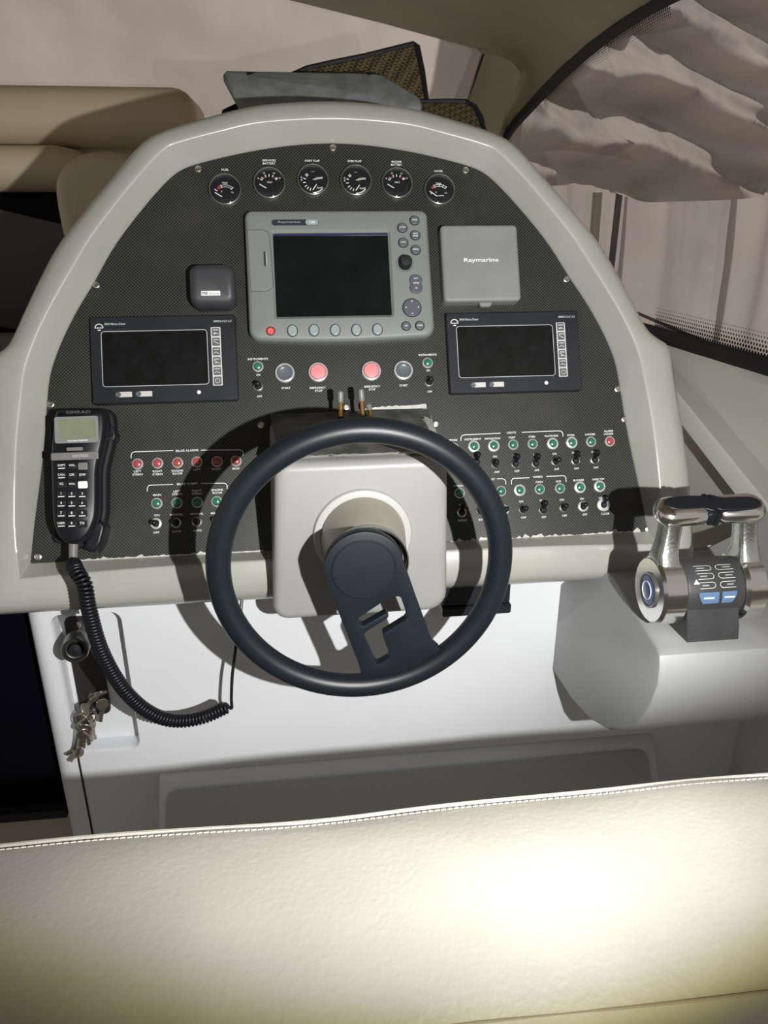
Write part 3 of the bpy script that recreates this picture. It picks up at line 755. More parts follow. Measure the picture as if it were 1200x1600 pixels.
# maker badge
b0, b1 = Q(424.5, 352.5), Q(497.5, 343)
bm = B(); slab(bm, rrect(b0[0], b0[1], b1[0], b1[1], .0042, 4), PH-.001, PH+.0008, .0004, 1); bd = obj('badge', bm, mat('badge_navy', (.022, .033, .042), .3), PL)
xs = b0[0]+(b1[0]-b0[0])*.72
bm = B(); slab(bm, rrect(xs, b0[1]+.0004, b1[0]-.0006, b1[1]-.0004, .0038, 4), PH, PH+.0011); obj('badge_end', bm, KEYG, bd, smooth=False)
text('Raymarine', (b0[0]+xs)/2+.001, (b0[1]+b1[1])/2, .0042, bd, DIM, PH+.0014, w=.034); text('C80', (xs+b1[0])/2, (b0[1]+b1[1])/2, .004, bd, PRT, PH+.0015, w=.009)
def pbtn(px, py, rx, ry, m, s=None, h=.003, name='button', f=.0012, tw=None, lines=None):
    c = Q(px, py)
    bm = B(); slab(bm, circ(0, 0, rx, 26, ry), PH-.001, PH+h, f, 3, Matrix.Translation((c[0], c[1], 0)))
    o = obj(name, bm, m, PL)
    bm = B(); loops(bm, [[(c[0]+x, c[1]+y, PH+.0003) for x, y in circ(0, 0, rx+.0011, 26, ry+.0011)], [(c[0]+x, c[1]+y, PH+.0005) for x, y in circ(0, 0, rx, 26, ry)]], True)
    obj('surround', bm, BLKM, o, smooth=False)
    if lines:
        for i, s_ in enumerate(lines): text(s_, c[0], c[1]+.0018-.0036*i, .0023, o, PRT, PH+h+.0003, w=tw)
    elif s: text(s, c[0], c[1], .0024, o, PRT, PH+h+.0003, w=tw)
    return o
pbtn(647.5, 344.6, .0072, .0070, BTN, 'PAGE', tw=.0078); pbtn(628.5, 356.2, .0074, .0072, BTN, 'ACTIVE', tw=.0098)
pbtn(648.7, 367.8, .0074, .0072, BTN, None, lines=('WPTS', 'MOB'), tw=.0072); pbtn(630, 379.4, .0074, .0072, BTN, 'DATA', tw=.0076); pbtn(649.5, 390.7, .0074, .0072, BTN, 'MENU', tw=.0084)
pbtn(634.5, 509.7, .0066, .0066, BTN, 'OK', tw=.0048); pbtn(655.8, 509, .0067, .0067, BTN, 'CANCEL', tw=.0092)
o = pbtn(643.6, 481, .0142, .0140, mat('pad_violet', (.075, .075, .10), .45), None, .0028, 'cursor_pad')
c = Q(643.6, 481)
bm = B()
for dx, dy in ((0, .0095), (0, -.0095), (.0095, 0), (-.0095, 0)):
    q = Vector((dx, dy)).normalized(); t = Vector((-q.y, q.x))
    pts = [Vector(c)+Vector((dx, dy))+q*.0014, Vector(c)+Vector((dx, dy))-q*.0004+t*.0014, Vector(c)+Vector((dx, dy))-q*.0004-t*.0014]
    bm.faces.new([bm.verts.new((p.x, p.y, PH+.0032)) for p in pts])
obj('arrow_marks', bm, PRT, o, smooth=False)
# range rocker
c = Q(649.8, 444.3)
rk = [(c[0]+x, c[1]+y) for x, y in ((-.0105, .006), (-.0085, .0115), (-.004, .0145), (.004, .0145), (.0085, .0115), (.0105, .006), (.0088, 0), (.0105, -.006), (.0085, -.0115), (.004, -.0145), (-.004, -.0145), (-.0085, -.0115), (-.0105, -.006), (-.0088, 0))]
bm = B(); slab(bm, [(v.x, v.y) for v in catmull([Vector((x, y, 0)) for x, y in rk+[rk[0]]], 3)[:-1]][::-1], PH-.001, PH+.003, .0012, 3); o = obj('range_rocker', bm, MATS['pad_violet'], PL)
text('OUT', c[0], c[1]+.0085, .0023, o, PRT, PH+.0034); text('RANGE', c[0], c[1]+.0012, .0025, o, PRT, PH+.0034, w=.0092); text('IN', c[0], c[1]-.0070, .0023, o, PRT, PH+.0034)
# rotary knob
c = Q(632.8, 412)
bm = B(); lathe(bm, [(.0105, -.001), (.0104, .008), (.0098, .0125), (.008, .0148), (.004, .0155), (1e-5, .0157)], 30, Matrix.Translation((c[0], c[1], PH)))
k = obj('rotary_knob', bm, RUB, PL); 
bm = B(); lathe(bm, [(.0145, 0), (.0135, .0012), (.011, .0004)], 30, Matrix.Translation((c[0], c[1], PH))); obj('knob_collar', bm, GREY, k)
o = pbtn(422.9, 517.4, .0060, .0060, REDK, None, .002, 'power_button'); c = Q(422.9, 517.4)
bm = B(); stroke(bm, [(c[0]+x, c[1]+y) for x, y in arcpts(.0027, 110, 430, 14)], .0008, 0, PH+.0023); stroke(bm, [(c[0], c[1]+.0005), (c[0], c[1]+.0036)], .0008, 0, PH+.0024); obj('power_mark', bm, mat('pink_print', (.7, .35, .34), .5), o, smooth=False)
for px, py in ((456.9, 517), (490.6, 516.2), (523.7, 516), (556.9, 515.7), (589.7, 515)): pbtn(px, py, .0073, .0088, KEYG, None, .0035, 'soft_key', .002)

# ------------------------------------------------------------------ square instrument cover (closed)
def quadcover():
    u, v = U(752, 412)
    t = thing('instrument_cover', 'closed grey square instrument cover with white maker name', 'instrument cover', onboard(u, v))
    H = .022
    def q(px, py, h=H): a = U(px, py, h); return (a[0]-u, a[1]-v)
    A, Bq, C_, D = q(694, 472), q(815, 469), q(808, 350), q(688, 351)
    cx0, cy0, cx1, cy1 = (A[0]+D[0])/2, (A[1]+Bq[1])/2, (Bq[0]+C_[0])/2, (C_[1]+D[1])/2
    bm = B(); slab(bm, rrect(cx0, cy0, cx1, cy1, .007, 4), 0, H, .005, 4); obj('cover_shell', bm, GREY2, t)
    bm = B(); slab(bm, [(x, y) for x, y in rrect(-.010, cy0-.006, .010, cy0+.004, .005, 4)], .006, .014, .002, 2); obj('pull_tab', bm, GREY2, t)
    text('Raymarine', *q(752, 407), .0082, t, LABEL, H+.0004, w=.056)
quadcover()

# ------------------------------------------------------------------ small black sounder box
def mzbox():
    u, v = U(331, 445); H = .034
    t = thing('alarm_box', 'small rounded black box with white sticker left of the plotter', 'alarm box', onboard(u, v))
    def q(px, py, h=H): a = U(px, py, h); return (a[0]-u, a[1]-v)
    p0, p1 = q(296, 478), q(366, 410)
    ol = [(x, y) for x, y in rrect(p0[0], p0[1], p1[0], p1[1], .015, 6)]
    bm = B(); rng = []
    for z, ins in ((0, .001), (.020, 0), (.028, .001), (.032, .004), (.0335, .007), (.034, .0095), (.034, .0125)):
        o2 = off(ol, ins); yl = p0[1]
        rng.append([(x, y, z-.007*max(0, 1-(y-yl)/.016)*(1 if z > .015 else 0)) for x, y in o2])
    loops(bm, rng, True, True, True); obj('case', bm, mat('sounder_plastic', (.030, .032, .037), .45), t, sharp=50)
    s0, s1 = q(314.5, 462), q(344, 454.5)
    bm = B(); slab(bm, rrect(s0[0], s0[1], s1[0], s1[1], .0005, 1), H-.003, H+.0006); st = obj('sticker', bm, LABEL, t, smooth=False)
    text('mz', s0[0]+.0055, (s0[1]+s1[1])/2, .0042, st, RUB, H+.0009, w=.0085); text('electronic', s0[0]+.0195, (s0[1]+s1[1])/2-.0003, .003, st, DIM, H+.0009, w=.016)
mzbox()

# ------------------------------------------------------------------ engine displays
def mmds(pxs, label):
    (ax, ay), (bx, by), (cx, cy), (dx, dy) = pxs      # tl tr br bl
    H = .012
    u, v = U((ax+cx)/2, (ay+cy)/2, H)
    t = thing('engine_display', label, 'engine display', onboard(u, v), 'engine displays')
    P4 = [U(x, y, H) for x, y in pxs]
    x0 = (P4[0][0]+P4[3][0])/2-u; x1 = (P4[1][0]+P4[2][0])/2-u; y1 = (P4[0][1]+P4[1][1])/2-v; y0 = (P4[2][1]+P4[3][1])/2-v
    Wd, Hd = x1-x0, y1-y0
    def f(a, b): return (x0+Wd*a, y1-Hd*b)             # fractions from the top left
    a0, b0 = f(.075, .80), f(.795, .175)
    sc = rrect(a0[0], a0[1], b0[0], b0[1], .004, 3)
    bm = B(); ol = rrect(x0, y0, x1, y1, .003, 3)
    fillhole(bm, off(ol, .0015), [sc], H)
    loops(bm, [[(x, y, 0) for x, y in ol], [(x, y, H-.0015) for x, y in ol], [(x, y, H) for x, y in off(ol, .0015)]], True)
    loops(bm, [[(x, y, H) for x, y in sc], [(x, y, H-.0025) for x, y in off(sc, .0008)]], True)
    bmesh.ops.remove_doubles(bm, verts=bm.verts, dist=1e-5)
    obj('housing', bm, NAVY, t)
    bm = B(); slab(bm, off(sc, .0002), H-.005, H-.0022); obj('screen', bm, SCRM, t, smooth=False)
    bm = B(); stroke(bm, off(sc, -.0006)+[off(sc, -.0006)[0]], .0009, 0, H+.0004); obj('screen_outline', bm, mat('outline_print', (.45, .47, .48), .5) if 'outline_print' not in MATS else MATS['outline_print'], t, smooth=False)
    k0, k1 = f(.825, .825), f(.893, .145)
    bm = B(); slab(bm, rrect(k0[0], k0[1], k1[0], k1[1], .0008, 1), H-.001, H+.0005); ks = obj('key_strip', bm, mat('key_strip_grey', (.50, .50, .47), .5) if 'key_strip_grey' not in MATS else MATS['key_strip_grey'], t, smooth=False)
    for i in range(6):
        cy_ = k1[1]+(k0[1]-k1[1])*(i+.5)/6; cx_ = (k0[0]+k1[0])/2
        bm = B(); slab(bm, rrect(cx_-.0056, cy_-.0062, cx_+.0056, cy_+.0062, .0012, 2), H, H+.0013, .0004, 1); kk = obj('key', bm, BTN, ks)
        g = B(); z = H+.0016
        if i == 5: stroke(g, [(cx_+x, cy_+y) for x, y in arcpts(.0034, 115, 425, 14)], .0008, 0, z); stroke(g, [(cx_, cy_+.001), (cx_, cy_+.004)], .0008, 0, z)
        else:
            rr = random.Random(i)
            stroke(g, [(cx_-.004, cy_+.003), (cx_+.004, cy_+.003)], .0014, 0, z)
            stroke(g, [(cx_-.004, cy_+(.001 if i % 2 else -.003)), (cx_-.001, cy_-.001), (cx_+.004, cy_-.0035)], .0011, 0, z)
            if i in (0, 3): stroke(g, [(cx_-.003, cy_-.003), (cx_+.0, cy_-.003)], .0014, 0, z)
        obj('symbol', g, MATS['key_strip_grey'], kk, smooth=False)
    for fx in (.155, .292):
        c0, c1 = f(fx, .935), f(fx+.112, .86)
        bm = B(); slab(bm, rrect(c0[0]+.005, c0[1]+.001, c1[0], c1[1]-.001, .0005, 1), H-.001, H+.0006); s = obj('caption_strip', bm, MATS['key_strip_grey'], t, smooth=False)
        bm = B(); lathe(bm, [(.0042, 0), (.0042, .001), (.0034, .0014), (.0020, .0012), (1e-5, .0012)], 14, Matrix.Translation((c0[0]+.004, (c0[1]+c1[1])/2, H))); obj('sensor', bm, BTN, s)
    c0 = f(.725, .895); bm = B(); lathe(bm, [(.0030, 0), (.0030, .0008), (.0015, .0018), (1e-5, .002)], 14, Matrix.Translation((c0[0], c0[1], H))); obj('status_light', bm, LABEL, t)
    c0 = f(.060, .105); bm = B(); z = H+.0004
    stroke(bm, [(c0[0]+x, c0[1]-.003+y) for x, y in arcpts(.0058, 0, 180, 14)], .0012, 0, z); stroke(bm, [(c0[0]-.0062, c0[1]-.003), (c0[0]+.0062, c0[1]-.003)], .0011, 0, z); stroke(bm, [(c0[0]-.002, c0[1]-.0065), (c0[0]+.0025, c0[1]-.0065)], .0016, 0, z)
    obj('maker_mark', bm, PRT, t, smooth=False)
    c0 = f(.168, .085); text('MAN Marine Diesel', c0[0], c0[1], .0036, t, MATS['outline_print'], H+.0004, w=.030)
    c0 = f(.912, .075); text('MMDS-CLC 6.3', c0[0]-.0005, c0[1], .0032, t, MATS['outline_print'], H+.0004, w=.027)
mmds(((140, 497), (367, 490), (373.5, 625), (145.5, 632)), 'dark blue engine display between the handset and the plotter')
mmds(((697, 490), (903, 484.5), (910, 609), (703, 616.5)), 'dark blue engine display below the square grey cover')

# ------------------------------------------------------------------ push buttons
def push(px, py, kind, label):
    u, v = U(px, py); t = thing('push_button', label, 'push button', onboard(u, v), 'round start and stop buttons')
    bm = B(); lathe(bm, [(.0155, 0), (.0155, .003), (.0145, .0048), (.0128, .0052), (.0122, .004), (.0120, .001)], 32); obj('collar', bm, CLR, t)
    if kind == 'red':
        bm = B(); lathe(bm, [(.0121, .0005), (.0121, .0048), (.0112, .0062), (.006, .0068), (1e-5, .0070)], 32); obj('button', bm, REDB, t)
    else:
        bm = B(); lathe(bm, [(.0121, .0005), (.0121, .0040), (.0108, .0046), (.0092, .0034), (.0075, .003), (1e-5, .0028)], 32); obj('button', bm, GRYB, t)
push(445, 583, 'grey', 'grey round start button beside the green lamp left of the red ones')
push(497, 582, 'red', 'red emergency stop button next to the grey button nearer the handset')
push(580, 580, 'red', 'red emergency stop button directly above the steering wheel stalk')
push(630, 579, 'grey', 'grey round start button nearest the square grey cover')

# ------------------------------------------------------------------ indicator lamps and toggle switches
LM = {}
def lamp(px, py, col, label, big=0):
    u, v = U(px, py); t = thing('indicator_lamp', label, 'indicator lamp', onboard(u, v), col+' indicator lamps')
    R = .0086+.0012*big
    if ('rim', big) not in LM:
        bm = B(); lathe(bm, [(R, 0), (R, .0012), (R-.0010, .0026), (.0066, .0032), (.0060, .0022), (.0060, .0004)], 24); LM['rim', big] = obj('rim', bm, LEDRIM, t).data
    else: link(bpy.data.objects.new('rim', LM['rim', big]), t)
    if col not in LM:
        bm = B(); lathe(bm, [(.0061, .0003), (.0061, .0030), (.0052, .0048), (.003, .0058), (1e-5, .0060)], 22); LM[col] = obj('lens', bm, REDL if col == 'red' else GRNL, t).data
    else: link(bpy.data.objects.new('lens', LM[col]), t)
def toggle(px, py, state, label, ring=0, rotx=0):
    u, v = U(px, py); t = thing('toggle_switch', label, 'toggle switch', onboard(u, v), 'black toggle switches')
    k = ('nut', ring)
    R = (.0078, .0086, .0108)[ring]
    if k not in LM:
        bm = B(); lathe(bm, [(R, 0), (R, .0014), (R-.0012, .0022), (.0056, .0026), (.0052, .0012), (.0050, -.001)], 24, None); LM[k] = obj('nut', bm, (STL if ring == 0 else LEDRIM), t).data
    else: link(bpy.data.objects.new('nut', LM[k]), t)
    if 'boot' not in LM:
        bm = B(); lathe(bm, [(.0052, .0005), (.0048, .004), (.003, .006), (1e-5, .0062)], 18); LM['boot'] = obj('bushing', bm, RUB, t).data
    else: link(bpy.data.objects.new('bushing', LM['boot']), t)
    if 'bat' not in LM:
        bm = B(); lathe(bm, [(.0024, .003), (.0028, .008), (.0040, .014), (.0044, .0175), (.0038, .0205), (.002, .022), (1e-5, .0223)], 16); b = obj('lever', bm, BLK, t); LM['bat'] = b.data
    else: b = bpy.data.objects.new('lever', LM['bat']); link(b, t)
    b.rotation_euler = {'up': (-.62, .04, 0), 'out': (-.05, 0, 0), 'down': (.30, 0, 0), 'side': (-.12, -.12, 0)}[state]
for q, nm in (((403, 573), 'between the plotter corner and the START button'), ((668, 567.3), 'between the START button and the square cover display')):
    lamp(*q, 'green', 'green lamp under INSTRUMENTS '+nm)
toggle(403.5, 604, 'out', 'toggle below the INSTRUMENTS lamp on the handset side'); toggle(670.5, 597, 'out', 'toggle below the INSTRUMENTS lamp on the square cover side')
for q, nm in (((215, 725), 'above LEFT STERN, first of the bilge alarm row'), ((246.3, 723.8), 'above RIGHT STERN in the bilge alarm row'), ((277.5, 723), 'above ENGINE ROOM in the bilge alarm row'), ((307.8, 721.8), 'above LEFT in the bilge alarm row'), ((339.3, 721.4), 'above RIGHT in the bilge alarm row'), ((369, 720.5), 'above BOW at the end of the bilge alarm row')):
    lamp(*q, 'red', 'red warning lamp '+nm)
for q, s, nm in (((245, 786.6), (244, 818), 'MAIN'), ((276.6, 786), (275.3, 817), 'LEFT STERN'), ((308.3, 785), (308, 815.4), 'RIGHT STERN'), ((338.8, 783.6), (338.5, 813.5), 'ENGINE ROOM')):
    lamp(*q, 'green', 'green bilge pump lamp under '+nm); toggle(*s, 'out', 'bilge pump toggle switch in the '+nm+' column', 1 if nm == 'MAIN' else 0)
for q, s, nm, st, bg, rg in (((740.3, 697.5), (744, 722), 'INSTRUMENT', 'up', 1, 0), ((771.2, 696.7), (773.9, 725.2), 'NAVIGATION', 'side', 1, 0), ((801.6, 694.8), (805, 724.7), 'PORT', 'up', 0, 0), ((832, 693.7), (836.8, 724), 'STBD', 'up', 0, 0), ((863.2, 693.2), (867.5, 721), 'PLATFORM', 'out', 1, 0), ((893, 691.6), (898.7, 719.9), 'WORK', 'up', 1, 0), ((923.2, 690.3), (928.5, 718.5), 'LADDER', 'up', 0, 0)):
    lamp(*q, 'green', 'green lamp under '+nm+' in the upper row right of the wheel', bg); toggle(*s, st, 'toggle switch below the '+nm+' lamp in the upper row', rg)
lamp(952.5, 689.7, 'red', 'red warning lamp under ALARM LADDER at the row end')
lamp(709, 700, 'green', 'green lamp under SPARE half behind the steering wheel')
lamp(717.9, 770.5, 'green', 'dark lamp under WINCH inside the wheel rim'); toggle(721.3, 800.7, 'up', 'toggle switch between UP and DOWN in the WINCH column')
lamp(749, 769, 'green', 'green lamp mostly hidden behind the wheel rim next to WINCH'); toggle(750.5, 798.5, 'out', 'toggle switch half behind the wheel rim next to WINCH')
lamp(782.7, 767.3, 'green', 'green lamp at the wheel rim just before the WIPERS bracket'); toggle(787, 797, 'out', 'toggle switch at the wheel rim before the WIPERS bracket', 1)
for q, s, nm, st, bg, rg in (((811.7, 766), (816.5, 796), 'first WIPERS', 'out', 1, 0), ((843, 764.4), (848, 796.7), 'WASH', 'up', 0, 0), ((874.7, 763), (880.5, 793.2), 'AUX', 'side', 0, 0), ((905.9, 761.5), (910.7, 791.3), 'BLOWER', 'side', 1, 1), ((936.5, 759.9), (942.7, 788.7), 'HARD TOP', 'up', 1, 2)):
    lamp(*q, 'green', 'green lamp in the '+nm+' column of the lower row', bg); toggle(*s, st, 'toggle switch in the '+nm+' column of the lower row', rg)

# ================================================================== STEERING COLUMN
YF = -.095
colm = thing('steering_column', 'light grey steering column box with collar behind the wheel', 'steering column', (.005, YF, .775))
def colface(ins, y):
    pts = []
    for (x, z, r, a0) in ((.128, 1.0185, .022, 0), (-.113, 1.0185, .022, 90), (-.125, .776, .022, 180), (.133, .776, .030, 270)):
        sx = 1 if a0 in (0, 270) else -1; sz = 1 if a0 in (0, 90) else -1
        for k in range(6):
            a = math.radians(a0+90*k/5); pts.append((x-sx*r+r*math.cos(a), z-sz*r+r*math.sin(a)))
    return [Vector((x, y, z)) for x, z in off(pts, ins)]
def back(p):
    zz = p.z+(.020 if p.z > .95 else 0)
    yb = (zz-.85)*math.tan(TILT) if zz > .85 else 0
    sxx = 1.07 if p.z > .85 else 1.0
    return Vector((p.x*sxx, yb+.012 if zz > .80 else .01, zz))
base = colface(0, YF+.012)
rng = [[back(p) for p in base], base]
for k in range(1, 5):
    a = k/4*PI/2; rng.append(colface(.012*(1-math.cos(a)), YF+.012-.012*math.sin(a)))
bm = B(); loops(bm, rng, True, False, True); obj('column_box', bm, BOXG, colm, True, sharp=50)
# worn carbon film on the top of the box
bm = B(); top = []
t0 = [Vector((-.105, YF+.016, 1.0202)), Vector((.118, YF+.016, 1.0202)), Vector((.130, .080, 1.0395)), Vector((-.118, .080, 1.0395))]
vs = [bm.verts.new(p) for p in t0]; vt = [bm.verts.new(p+Vector((0, 0, .0022))) for p in t0]
bm.faces.new(vs[::-1]); bm.faces.new(vt)
for i in range(4): bm.faces.new((vs[i], vs[(i+1) % 4], vt[(i+1) % 4], vt[i]))
tp = obj('top_plate', bm, DIRT, colm, True, smooth=False)
bm = B(); a = []; b = []
for k in range(61):
    t = k/60; x = -.105+.223*t; a.append(Vector((x, YF+.0145, 1.0222))); b.append(Vector((x, YF+.018+.010*abs(noise.noise(Vector((k*.23, 3, 1)))), 1.0232)))
loops(bm, [a, b], False); obj('peeled_edge', bm, FILM, tp, True, smooth=False)
bm = B(); a = []; b = []
for k in range(41):
    t = k/40; y = -.02+.105*t; a.append(Vector((.1225+.0075*(y+.08)/.16, y, 1.0249+.0193*(y+.08)/.176*.9))); b.append(a[-1]+Vector((-.010-.016*t*abs(noise.noise(Vector((k*.3, 7, 1)))), 0, .0004)))
loops(bm, [a, b], False); obj('peeled_edge', bm, FILM, tp, True, smooth=False)
bm = B(); a = []; b = []
for k in range(31):
    t = k/30; x = .03+.098*t; p_ = BW(x, .211-.001*t, .001); a.append(p_); b.append(BW(x, .2125+.004*t+.003*abs(noise.noise(Vector((k*.3, 2, 5)))), .0012))
loops(bm, [a, b], False); obj('peeled_edge', bm, FILM, tp, True, smooth=False)
# collar, cone and shaft (axis along -y)
CX, CZ = .007, .909
AX = Matrix.Translation((CX, YF, CZ)) @ Matrix.Rotation(PI/2, 4, 'X')
bm = B(); lathe(bm, [(.0700, -.002), (.0700, .004), (.0685, .0065), (.0655, .0075), (.0600, .0075), (.0585, .006)], 56, AX); obj('collar_ring', bm, mat('collar_white', (.42, .42, .41), .4), colm, True)
bm = B(); lathe(bm, [(.0590, -.001), (.0590, .016), (.0575, .030), (.0545, .055), (.0525, .074), (.0515, .080), (.046, .081)], 56, AX); obj('cone', bm, BEIGE, colm, True)

# ================================================================== STEERING WHEEL
WC = dep(566, 885, 1.0)
YH = -.2235                                       # front of the hub
SW = thing('steering_wheel', 'dark blue black steering wheel with a single cut-out spoke', 'steering wheel', (WC.x, WC.y, WC.z-.2))
bm = B(); lathe(bm, [(.047, .010), (.047, .020), (.050, .022), (.050, .060), (.049, .095)], 48, AX); obj('hub_shaft', bm, BLK, SW, True)
bm = B(); lathe(bm, [(.0480, .080), (.0520, .082), (.0522, .094), (.0505, .096)], 48, AX); obj('hub_ring', bm, STLB, SW, True)
RR, TR = .1835, .0160
bm = B()
rings = []
for i in range(96):
    A = 2*PI*i/96; rg = []
    for k in range(20):
        b_ = 2*PI*k/20; rg.append(Vector((WC.x+(RR+TR*math.cos(b_))*math.cos(A), WC.y-TR*math.sin(b_), WC.z+(RR+TR*math.cos(b_))*math.sin(A))))
    rings.append(rg)
rings.append(rings[0]); loops(bm, rings, True); bmesh.ops.remove_doubles(bm, verts=bm.verts, dist=1e-6)
obj('rim', bm, WHEELM, SW, True)
# spoke plate: traced in the wheel plane, thick, cut through
def wp(zx, zy, y=YH): p = at(480+zx/5, 780+zy/5, 1, y); return (p.x, p.z)
hc_ = wp(445, 548)
angL, angR = math.radians(172), math.radians(28)
R_ = .0512
plate = [(hc_[0]+R_*math.cos(angR+(angL-angR)*k/20), hc_[1]+R_*math.sin(angR+(angL-angR)*k/20)) for k in range(21)]
plate += [wp(150, 640), wp(270, 960), wp(400, 1300)]
plate += [wp(420, 1360), wp(430, 1420)]
for zx, zy in ((560, 1440), (700, 1420), (850, 1350), (980, 1260), (1050, 1200)): plate.append(wp(zx, zy))
plate += [wp(1010, 1165), wp(980, 1120), wp(860, 790)]
hole = [wp(*q) for q in ((402, 945), (648, 774), (660, 768), (722, 770), (738, 785), (783, 915), (782, 940), (770, 960), (606, 1066), (598, 1078), (600, 1105), (652, 1250), (642, 1275), (580, 1318), (560, 1322), (545, 1312), (453, 1085), (455, 1070), (468, 1052), (628, 948), (640, 930), (638, 912), (622, 903), (452, 1003), (438, 1008), (422, 1000), (408, 975))]
bm = B()
rs = fillhole(bm, plate, [hole], 0)
fr = [(v, Vector(v.co)) for v in bm.verts]
geom = bmesh.ops.extrude_face_region(bm, geom=bm.faces[:])
ev = [g for g in geom['geom'] if isinstance(g, bmesh.types.BMVert)]
evs = set(ev)
for v in bm.verts:
    x, z = v.co.x, v.co.y
    d = max(0, (hc_[1]-z))/.175
    yb = YH+.012*min(1, d)**1.3
    v.co = Vector((x, yb+(.015 if v in evs else 0), z))
bmesh.ops.recalc_face_normals(bm, faces=bm.faces)
es = [e for e in bm.edges if len(e.link_faces) == 2 and e.calc_face_angle(0) > 1.2]
bmesh.ops.bevel(bm, geom=es, offset=.0016, segments=2, affect='EDGES', profile=.5)
obj('spoke', bm, HUBM, SW, True, sharp=40)
HM = Matrix.Translation((hc_[0], YH, hc_[1])) @ Matrix.Rotation(PI/2, 4, 'X')
bm = B(); lathe(bm, [(.0412, -.001), (.0412, .0006), (.0402, .0014), (.0392, .0014), (.0386, .0006), (.030, .0012), (1e-5, .0016)], 56, HM); obj('hub_cap', bm, HUBM, SW, True)

# ------------------------------------------------------------------ stalks behind the wheel
def stalk(pb, pt, y, r, label, boot=True, tipm=None):
    b = at(*pb, 1, y); t = at(*pt, 1, y+.012)
    s = thing('lever_switch', label, 'lever switch', b, 'trim levers behind the wheel')
    d = (t-b)
    if boot:
        bm = B(); tube(bm, [b-d*.30, b-d*.12, b, b+d*.08], [.0085, .0085, .006, .004], 14); obj('boot', bm, RUB, s, True)
    bm = B(); tube(bm, [b, b+d*.66], .0030, 10); obj('stem', bm, BRASS, s, True)
    bm = B(); tube(bm, [b+d*.58, b+d*.62, b+d*.95, t], [.0038, .0046, .0046, .003], 12); obj('tip', bm, tipm or mat('lever_tip', (.16, .17, .17), .4), s, True)
stalk((532.5, 654), (532, 611), .02, 1, 'grey tipped brass lever, left one of the tall pair above the wheel')
stalk((567, 653), (564, 608), .02, 1, 'grey tipped brass lever, right one of the tall pair above the wheel', tipm=MATS['lever_tip'])
stalk((579, 654), (576, 632), .03, 1, 'short grey lever beside the two tall brass levers', tipm=MATS['lever_tip'])

# ------------------------------------------------------------------ black box under the dash
bx = thing('switch_box', 'black rectangular box hanging under the dash right of the column', 'box', at(748, 965, 1, -.03))
q0 = at(690, 960, 1, -.03); q1 = at(801, 905, 1, -.03); qm = at(740, 945, 1, -.03)
bm = B(); box(bm, q0.x, -.03, qm.z, q1.x-.002, .028, q1.z+.03); bmesh.ops.bevel(bm, geom=bm.edges[:], offset=.002, segments=2, affect='EDGES'); obj('box_body', bm, NAVY, bx, True)
bm = B(); box(bm, q0.x+.001, -.034, q0.z-.004, q1.x, .028, qm.z-.0015); bmesh.ops.bevel(bm, geom=bm.edges[:], offset=.002, segments=2, affect='EDGES'); obj('box_base', bm, NAVY, bx, True)

# ================================================================== RADIO HANDSET
HN = .062
hu, hv = U(118, 745, HN)
HS = thing('radio_handset', 'black radio handset with keypad and small lcd in its cradle', 'radio handset', onboard(hu, hv))
def HQ(zx, zy, h=HN): a = U(40+zx/5.333, 600+zy/5.333, h); return (a[0]-hu, a[1]-hv)
hol = [(250, 215), (330, 205), (560, 205), (635, 212), (662, 250), (668, 330), (655, 470), (625, 600), (608, 680), (602, 780), (602, 980), (592, 1110), (550, 1225), (490, 1300), (420, 1335), (350, 1335), (285, 1295), (240, 1225), (215, 1120), (208, 950), (205, 800), (200, 640), (205, 520), (215, 400), (228, 270)]
ol = [(v.x, v.y) for v in catmull([Vector((*HQ(*p), 0)) for p in hol+[hol[0]]], 3)[:-1]]
bm = B(); rng = []
for z, ins in ((.030, .004), (.034, 0), (.050, 0), (.056, .001), (.060, .0035), (HN, .0065)): rng.append([(x, y, z) for x, y in off(ol, ins)])
loops(bm, rng, True, True, True); obj('body', bm, BLK, HS, sharp=50)
bm = B(); slab(bm, off(ol, -.006), .014, .032, .006, 3); obj('body_rear', bm, BLKM, HS)
def hq4(x0, y0, x1, y1): a = HQ(x0, y1); b = HQ(x1, y0); return a+b
a = hq4(248, 266, 604, 498); bm = B(); fr_ = rrect(*a, .003, 3); b_ = hq4(286, 287, 578, 462)
fillhole(bm, fr_, [rrect(*b_, .001, 2)], HN+.0016)
loops(bm, [[(x, y, HN-.001) for x, y in fr_], [(x, y, HN+.0016) for x, y in fr_]], True); loops(bm, [[(x, y, HN-.001) for x, y in rrect(*b_, .001, 2)], [(x, y, HN+.0016) for x, y in rrect(*b_, .001, 2)]], True)
fm = obj('screen_frame', bm, LCDF, HS, smooth=False)
bm = B(); slab(bm, rrect(*b_, .001, 2), HN-.001, HN+.0006); obj('screen', bm, LCD, HS, smooth=False)
text('shipmate RS8300', (b_[0]+b_[2])/2, (a[1]+b_[1])/2, .0030, fm, PRT, HN+.0020, w=.028)
c = HQ(440, 234); text('SIMRAD', c[0], c[1], .0044, HS, mat('faint_print', (.07, .07, .075), .5), HN+.0004, w=.034)
a = hq4(214, 562, 606, 640); bm = B(); slab(bm, rrect(*a, .002, 2), HN-.002, HN+.0022, .001, 2); bd = obj('distress_cover', bm, BAND, HS)
c = HQ(325, 588); text('LIFT', c[0], c[1], .0022, bd, DIM, HN+.0026); c = HQ(325, 612); text('COVER', c[0], c[1], .0022, bd, DIM, HN+.0026, w=.010); c = HQ(462, 600); text('DISTRESS', c[0], c[1], .0036, bd, MATS['outline_print'], HN+.0026, w=.022)
